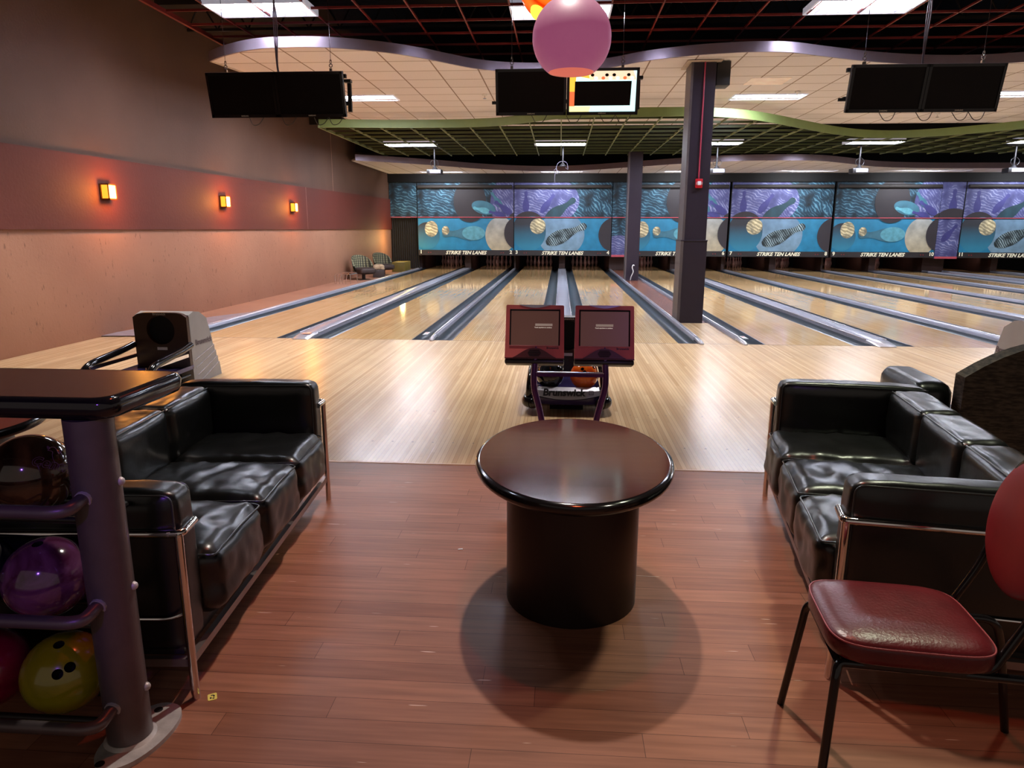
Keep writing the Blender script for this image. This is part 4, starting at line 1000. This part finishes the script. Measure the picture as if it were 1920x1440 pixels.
ball((-.222, -7.05, .183), BM_pink, [], 'magenta bowling ball at the left end of the bottom shelf', group=gb)

# ================================================================== COUNTER BALL RACK
e = empty('ball_rack', (.19, -7.08, 0), 0, 'counter top ball rack with grey tubular frame at the left foreground', 'ball rack')
MB().cyl((0, 0, .012), (0, 0, .925), .056, 40).build('post', M_grey, e)
MB().cyl((-1.3, 0, .012), (-1.3, 0, .925), .056, 40).build('post', M_grey, e)
for px in (0, -1.3):
    b = MB(); fp = [(.052*cos(t)*(1.25 if abs(sin(t)) < .8 else 1), .19*sin(t)) for t in [2*pi*k/40 for k in range(40)]]
    fp = [(.078*math.copysign(abs(cos(t))**.8, cos(t)), .13*sin(t)) for t in [2*pi*k/40 for k in range(40)]]
    ca, sa = (cos(-.16), sin(-.16)) if px == 0 else (cos(.16), sin(.16)); b.prism([(p[0]*ca-p[1]*sa+px+.02, p[0]*sa+p[1]*ca+.01) for p in fp], 0, .014); b.lathe([(.066, .014), (.058, .022)], (px, 0, 0), 32)
    b.lathe([(.012, .0142), (.012, .0150)], (px-.108*sa, .108*ca, 0), 16, 1); b.lathe([(.012, .0142), (.012, .0150)], (px+.108*sa, -.108*ca, 0), 16, 1)
    b.build('foot_plate', [M_weld, M_black], e)
for z_ in (.722, .432, .132):
    MB().tube(fillet([(0, -.035, z_+.012), (0, -.11, z_-.0), (-.03, -.125, z_), (-.11, -.125, z_), (-1.19, -.125, z_), (-1.3, -.1, z_), (-1.3, -.035, z_+.01)], .07, 6), .0165, 14).build('front_rail', M_grey, e)
    MB().tube([(0, -.035, z_+.012), (0, -.058, z_+.006)], .021, 12).build('weld_collar', M_weld, e)
    MB().sphere((.054, .012, z_+.03), .012, sub=2).build('bolt_head', M_weld, e)
# cradle shelves under the balls, one beneath each row
for z_, y_ in ((.726, .114), (.448, .066), (.183, .03)):
    zz = z_-.1055; b = MB()
    for dy in (-.055, .055): b.tube([(-.05, y_+dy, zz+.0), (-1.25, y_+dy, zz)], .0095, 10)
    b.tube([(-.05, y_-.06, zz), (-.05, y_+.06, zz)], .0095, 8); b.tube([(-1.25, y_-.06, zz), (-1.25, y_+.06, zz)], .0095, 8)
    b.tube([(0, 0, zz), (-.05, y_, zz)], .0095, 8); b.tube([(-1.3, 0, zz), (-1.25, y_, zz)], .0095, 8)
    b.build('cradle', M_blackplastic, e)
# counter top with moulded edge
def rrect(x0, x1, y0, y1, r, n=8):
    out = []
    for cx, cy, a0 in ((x1-r, y1-r, 0), (x0+r, y1-r, pi/2), (x0+r, y0+r, pi), (x1-r, y0+r, 1.5*pi)):
        for k in range(n+1): out.append((cx+r*cos(a0+pi/2*k/n), cy+r*sin(a0+pi/2*k/n)))
    return out
rx0, rx1, ry0, ry1 = -1.45, .095, -.055, .305
b = MB(); rg = []
for ins, z_ in ((.03, .925), (.008, .93), (.0, .945), (.0, .965), (.006, .978), (.016, .982), (.022, .980)):
    rg.append([b.bm.verts.new((x_, y_, z_)) for x_, y_ in rrect(rx0+ins, rx1-ins, ry0+ins, ry1-ins, .05-ins*.5)])
for a_, c_ in zip(rg, rg[1:]):
    for k in range(len(a_)): b.bm.faces.new((a_[k], a_[(k+1) % len(a_)], c_[(k+1) % len(a_)], c_[k]))
b.bm.faces.new(rg[0][::-1]); b.bm.faces.new(rg[-1]); b.build('counter_edge', M_blackgloss, e, angle=50)
MB().prism(rrect(rx0+.02, rx1-.02, ry0+.02, ry1-.02, .04), .978, .9815).build('counter_top', M_counter, e, smooth=False)

# ================================================================== SCORING CONSOLE
e = empty('scoring_console', (1.415, -4.70, 0), 0, 'purple tube scoring console with two red framed touch screens', 'scoring console')
for s in (-1, 1):
    MB().tube(smooth_curve([(s*.145, -.0, 0), (s*.150, 0, .12), (s*.158, 0, .26), (s*.180, 0, .37), (s*.203, 0, .46), (s*.208, .0, .54), (s*.200, .01, .66), (s*.198, .03, .72)], 6), .0185, 16).build('post', M_purple, e)
    MB().lathe([(.045, 0), (.045, .008), (.025, .012)], (s*.145, 0, 0), 20).build('floor_flange', M_chrome, e)
MB().box(-.20, .20, -.012, .012, .545, .566).build('cross_bar', M_purple, e, smooth=False); MB().box(-.20, .20, -.013, .010, .566, .5715).build('cross_bar_edge', M_capedge, e, smooth=False)
def monitor(sx):
    t = bpy.data.objects.new('monitor', None); COL.objects.link(t); t.parent = e; t.location = (sx, .0, .645); t.rotation_euler = (radians(-17), 0, 0)
    w1, w2, H = .168, .172, .315
    def P(u, v_): return ((w2+(w1-w2)*v_)*u, .028*0+v_*H)
    b = MB(); b.prism([P(-1, .02), P(-.97, 0), P(.97, 0), P(1, .02), P(1, .98), P(.97, 1), P(-.97, 1), P(-1, .98)], -.012, .02, 'y'); b.build('bezel', M_bezel, t, smooth=False)
    b = MB(); b.box(-.165, .165, .02, .085, .02, .29, bev=.02); b.box(-.172, .172, -.010, .10, -.028, 0, bev=.008); b.build('casing', mat('brown_black_case', srgb(34, 26, 26), .35), t)
    MB().prism([(-.172, 0), (-.172, .006), (.172, .006), (.172, 0)], -.014, .0, 'y').build('lower_lip', M_bezeldark, t, smooth=False)
    arc = [(-.125, .006)]+[(-.125+.25*k/16, .006+.058*sin(pi*k/16)**1.25) for k in range(17)]+[(.125, .006)]
    b = MB(); b.prism(arc, -.024, -.012, 'y'); b.build('speaker_panel', M_bezeldark, t, smooth=False)
    b = MB()
    for k in range(6):
        hw = .040-.004*abs(k-2.5)*2*.6; b.box(-hw, hw, -.0255, -.0238, .014+k*.0068, .0178+k*.0068)
    b.build('speaker_slots', M_black, t, smooth=False)
    sc = MB(); sc.box(-.138, .138, -.0135, -.0125, .078, .280); so = sc.build('screen', M_brownscreen, t, smooth=False)
    b = MB(); b.box(-.146, .146, -.016, -.0125, .280, .289); b.box(-.146, -.138, -.016, -.0125, .078, .289); b.box(.138, .146, -.016, -.0125, .078, .289); b.build('screen_rim', M_black, t, smooth=False)
    MB().box(-.146, .146, -.018, -.0125, .074, .078).build('screen_ledge', mat('pink_ledge', srgb(205, 130, 130), .4), t, smooth=False)
    ox = .052 if sx < 0 else 0
    tx = ox; bar = MB(); bar.box(tx-.05, tx+.05, -.0142, -.0136, .192, .206); bar.build('message_bar', M_text_dim, so, smooth=False)
    text('Touch anywhere to continue', .0085, M_text_lit, so, 'message_text', (tx-.004, -.0145, .183), (pi/2, 0, 0), 0, .0003, .0002)
    text('Brunswick', .017, M_text_black, t, 'maker_name', (.105, -.0128, .064), (pi/2, 0, 0), 0, .0004, .0003)
    arc = [(-.09, .316)]+[(-.09+.18*k/12, .314-.016*sin(pi*k/12)) for k in range(13)]+[(.09, .316)]
    MB().prism(arc, -.016, .02, 'y').build('silver_crest', M_silverpanel, t, smooth=False)
monitor(-.207); monitor(.195)

# ================================================================== BALL RETURNS
def ball_return(cx, lab, face, sidetext=True):
    e = empty('ball_return', (cx, 0, 0), 0, lab, 'ball return', 'ball return machines on the approach')
    # hood body: side profile extruded across, stepped louvre ribs on the lower half
    prof = [(-2.75, .0), (-2.75, .63), (-2.66, .655), (-2.56, .64), (-2.44, .57), (-2.38, .40), (-2.36, .31), (-2.34, .31), (-2.335, .25), (-2.315, .25), (-2.31, .19), (-2.29, .19), (-2.285, .13), (-2.265, .13), (-2.24, .0)]
    b = MB(); b.prism(prof, -.245, .245, 'x'); b.build('hood', M_hood, e, smooth=False)
    b = MB()
    for s in (-1, 1):
        for k, z_ in enumerate((.31, .25, .19, .13)): b.prism([(-2.72+.02*k, z_-.09-.01*k), (-2.35+.02*k, z_), (-2.35+.02*k, z_-.008), (-2.72+.02*k, z_-.098-.01*k)], s*.247-.003, s*.247+.003, 'x')
    b.build('side_rib', M_silverpanel, e, smooth=False)
    # front face with a real round opening
    b = MB(); n = 48; rr = .128; hz = .50; outer = []
    for k in range(n):
        t = 2*pi*k/n; dx, dz = cos(t), sin(t); sc_ = min(.245/abs(dx) if abs(dx) > 1e-6 else 9, (.655-hz if dz > 0 else hz-.17)/abs(dz) if abs(dz) > 1e-6 else 9)
        X1, Z1 = dx*sc_, hz+dz*sc_
        if dz > 0 and abs(X1) > .12: Z1 -= .028*((abs(X1)-.12)/.125)**2
        outer.append((X1, Z1))
    vi = [b.bm.verts.new((rr*cos(2*pi*k/n), -2.79, hz+rr*sin(2*pi*k/n))) for k in range(n)]
    vo = [b.bm.verts.new((p[0], -2.79, p[1])) for p in outer]; vb = [b.bm.verts.new((p[0], -2.745, p[1])) for p in outer]; vh = [b.bm.verts.new((rr*.96*cos(2*pi*k/n), -2.72, hz+rr*.96*sin(2*pi*k/n))) for k in range(n)]
    for k in range(n):
        j = (k+1) % n; b.bm.faces.new((vi[k], vi[j], vo[j], vo[k])); b.bm.faces.new((vo[k], vo[j], vb[j], vb[k])); b.bm.faces.new((vi[k], vh[k], vh[j], vi[j]))
    b.build('front_face', face, e, angle=30)
    MB().lathe([(rr*.98, -.03), (rr*.98, .0)], seg=40).build('ball_opening', M_black, e, loc=(0, -2.752, hz), rot=(pi/2, 0, 0))
    text('Brunswick', .028, M_text_grey, e, 'maker_name', (0, -2.7915, hz+.142), (pi/2, 0, 0), 0, .0006, .0004)
    if sidetext:
        for s, rzz in ((1, pi/2), (-1, -pi/2)): text('Brunswick', .07, mat('grey_purple_print', srgb(96, 84, 92), .5), e, 'side_lettering', (s*.2475, -2.53, .37), (pi/2, 0, rzz), 0, .002, .0006)
    MB().box(-.2, .2, -2.75, -2.3, -.0, .012).box(-.13, .13, -3.36, -2.75, 0, .11).build('pedestal', M_black, e, smooth=False)
    # tray
    b = MB(); b.prism([(-.255, .185), (-.255, .15), (.255, .15), (.255, .185), (.20, .168), (.06, .160), (.0, .172), (-.06, .160), (-.20, .168)], -3.46, -2.76, 'y'); b.build('tray', M_tray, e, angle=60)
    b = MB(); pts = []
    bm_ = b.bm; rows = []
    for k in range(21):
        x_ = -.255+.51*k/20; bow = .035*(1-(x_/.255)**2)
        rows.append([bm_.verts.new(p) for p in ((x_, -3.46-bow*.6, .205), (x_, -3.50-bow, .185), (x_, -3.525-bow, .155-.03*(1-(x_/.255)**2)), (x_, -3.44, .15))])
    for a_, c_ in zip(rows, rows[1:]):
        for k in range(4): bm_.faces.new((a_[k], a_[(k+1) % 4], c_[(k+1) % 4], c_[k]))
    bm_.faces.new(rows[0]); bm_.faces.new(rows[-1]); b.build('name_panel', M_silverpanel, e, angle=25)
    b = MB(); rows = []; bm_ = b.bm
    for k in range(21):
        x_ = -.27+.54*k/20; bow = .035*(1-(x_/.27)**2)
        rows.append([bm_.verts.new(p) for p in ((x_, -3.522-bow, .150-.03*(1-(x_/.27)**2)), (x_, -3.50-bow, .08), (x_, -3.42-bow*.5, .045), (x_, -3.3, .05), (x_, -3.3, .15))])
    for a_, c_ in zip(rows, rows[1:]):
        for k in range(5): bm_.faces.new((a_[k], a_[(k+1) % 5], c_[(k+1) % 5], c_[k]))
    bm_.faces.new(rows[0]); bm_.faces.new(rows[-1]); b.build('apron', M_tray, e, angle=30)
    t = text('Brunswick', .075, M_text_black, e, 'front_lettering', (-.025, -3.556, .178), (radians(62), 0, 0), .12, .003, .001)
    b = MB()
    for q in ((0, .034, 0, .004), (0, .034, .030, .034), (0, .004, 0, .034), (.030, .034, 0, .034), (.010, .024, .014, .018)): b.box(q[0], q[1], -.001, .001, q[2], q[3])
    b.build('emblem', M_text_black, e, smooth=False, loc=(.165, -3.549, .163), rot=(radians(-28), 0, 0))
    for s in (-1, 1):
        MB().tube(smooth_curve([(s*.262, -2.79, .37), (s*.268, -2.95, .345), (s*.272, -3.2, .32), (s*.275, -3.38, .295), (s*.280, -3.47, .24), (s*.285, -3.49, .17), (s*.29, -3.47, .11)], 5), .030, 14).build('side_rail', M_blackgloss, e)
        MB().tube(smooth_curve([(s*.285, -3.20, .085), (s*.30, -3.36, .085), (s*.30, -3.48, .09), (s*.26, -3.53, .09)], 5), .045, 14).sphere((s*.255, -3.532, .09), .043).build('bumper', M_blackgloss, e)
        MB().box(s*.235-.006, s*.235+.006, -3.44, -2.8, .262, .292).build('silver_strip', M_chrome, e, smooth=False)
    MB().cyl((-.235, -3.42, .1), (-.235, -2.8, .1), .012, 8).cyl((.235, -3.42, .1), (.235, -2.8, .1), .012, 8).build('under_tube', M_blackplastic, e)
    MB().box(-.04, .05, -2.803, -2.793, .325, .35, bev=.002).build('number_tag', M_whiteplastic, e)
    return e
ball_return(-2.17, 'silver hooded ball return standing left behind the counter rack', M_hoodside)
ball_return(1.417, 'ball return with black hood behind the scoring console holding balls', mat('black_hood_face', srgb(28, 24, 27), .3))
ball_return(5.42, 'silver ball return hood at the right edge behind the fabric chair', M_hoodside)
gr = 'bowling balls on the middle ball return'
def rdir(a, b_): return Vector((a, -math.sqrt(max(0, 1-a*a-b_*b_)), b_))
ball((1.287, -3.36, .274), BM_black, [rdir(.55, .62), rdir(.78, .5)], 'glossy black bowling ball at the front left of the middle ball return', group=gr)
ball((1.548, -3.36, .274), BM_orange, [rdir(-.15, .62), rdir(.0, .44), rdir(.66, .66)], 'orange bowling ball at the front right of the middle ball return', group=gr)
ball((1.288, -3.11, .274), BM_smoke, [], 'smoky dark bowling ball behind the black one on the ball return', group=gr)

# ================================================================== FAR LEFT CORNER: chairs, rack, box
def shell_chair(x_, y_, rz, lab):
    e = empty('tub_chair', (x_, y_, 0), rz, lab, 'chair', 'patterned tub chairs by the left wall')
    b = MB(); rows = []
    for j in range(9):
        v_ = j/8; row = []
        for k in range(17):
            t = radians(90+180*k/16); u = abs(k-8)/8
            h_ = .18+.50*math.sqrt(max(0, 1-(u*.92)**2.2)) if True else 0
            z_ = .18+(h_-.18)*v_+.0; rad = .27+.05*v_
            row.append((rad*cos(t)*1.0, rad*sin(t), z_))
        rows.append(row)
    bm_ = b.bm; o_ = [[bm_.verts.new(p) for p in r] for r in rows]; i_ = [[bm_.verts.new((p[0]*.86, p[1]*.86, p[2])) for p in r] for r in rows]
    for A in (o_, i_):
        for r1, r2 in zip(A, A[1:]):
            for k in range(16): bm_.faces.new((r1[k], r1[k+1], r2[k+1], r2[k]))
    for k in range(16): bm_.faces.new((o_[-1][k], o_[-1][k+1], i_[-1][k+1], i_[-1][k])); bm_.faces.new((o_[0][k], o_[0][k+1], i_[0][k+1], i_[0][k]))
    b.build('back_shell', M_plaid, e, angle=60)
    b = MB(); b.add(puff(-.2, .28, -.24, .24, .18, .33, .05, .02, 0, 8)); b.build('seat', mat('brown_seat', srgb(58, 44, 40), .6), e, angle=180)
    MB().lathe([(.2, 0), (.2, .02), (.05, .03), (.05, .19)], seg=24).build('base', M_blackplastic, e)
shell_chair(-4.08, 10.45, -.75, 'patterned tub chair nearer the camera by the left wall')
shell_chair(-4.05, 12.55, -.75, 'patterned tub chair farther back by the left wall')
e = empty('wire_rack', (-4.16, 9.1, 0), 0, 'low chrome wire rack in front of the patterned chairs', 'wire rack')
b = MB(); b.tube(fillet([(-.2, -.3, 0), (-.2, -.3, .27), (.2, -.3, .27), (.2, -.3, 0)], .05), .011, 8); b.tube(fillet([(-.2, .3, 0), (-.2, .3, .27), (.2, .3, .27), (.2, .3, 0)], .05), .011, 8)
b.tube([(-.2, -.3, .25), (-.2, .3, .25)], .011, 8); b.tube([(.2, -.3, .25), (.2, .3, .25)], .011, 8); b.build('outer_frame', M_chrome, e)
b = MB()
for k in range(4): b.tube([(-.12+.08*k, -.3, .26), (-.17+.08*k, -.3, .0)], .009, 8)
b.tube([(-.2, -.3, .08), (.2, -.3, .08)], .008, 8); b.build('struts', M_chrome, e)
e = empty('paper_sack', (-3.93, 11.5, 0), .3, 'crumpled brown paper sack on a low box between the patterned chairs', 'paper bag')
MB().box(-.16, .16, -.22, .22, 0, .24, bev=.01).build('low_box', mat('brown_seat', srgb(58, 44, 40), .6), e)
b = MB(); b.add(puff(-.15, .15, -.2, .2, .24, .36, .03, .02, .03, 8, 5)); b.build('sack', M_tan, e, smooth=False)
o = MB().box(-4.14, -3.71, 14.0, 14.9, .0, .33, bev=.01).build('storage_box', M_olive); tag(o, 'olive box on the floor beside the black curtain', 'box')

# ================================================================== LITTER
e = empty('yellow_tag', (.325, -6.89, 0), .5, 'small yellow printed tag lying on the floor by the left sofa leg', 'tag')
MB().prism(rrect(-.013, .013, -.016, .016, .005), 0, .0015).build('card', M_yellowtag, e, smooth=False)
MB().box(-.007, -.002, -.009, -.001, .0015, .0018).box(.002, .007, -.002, .006, .0015, .0018).box(-.004, .004, .005, .009, .0015, .0018).box(0, .006, -.011, -.006, .0015, .0018).build('print', M_text_black, e, smooth=False)
for x_, y_, lb in ((.92, -5.86, 'tiny white paper scrap on the planks left of the table drum'),):
    o = MB().prism([(x_, y_), (x_+.022, y_+.006), (x_+.02, y_+.014), (x_+.002, y_+.009)], 0, .002).build('paper_scrap', M_whiteplastic, smooth=False); tag(o, lb, 'paper scrap')
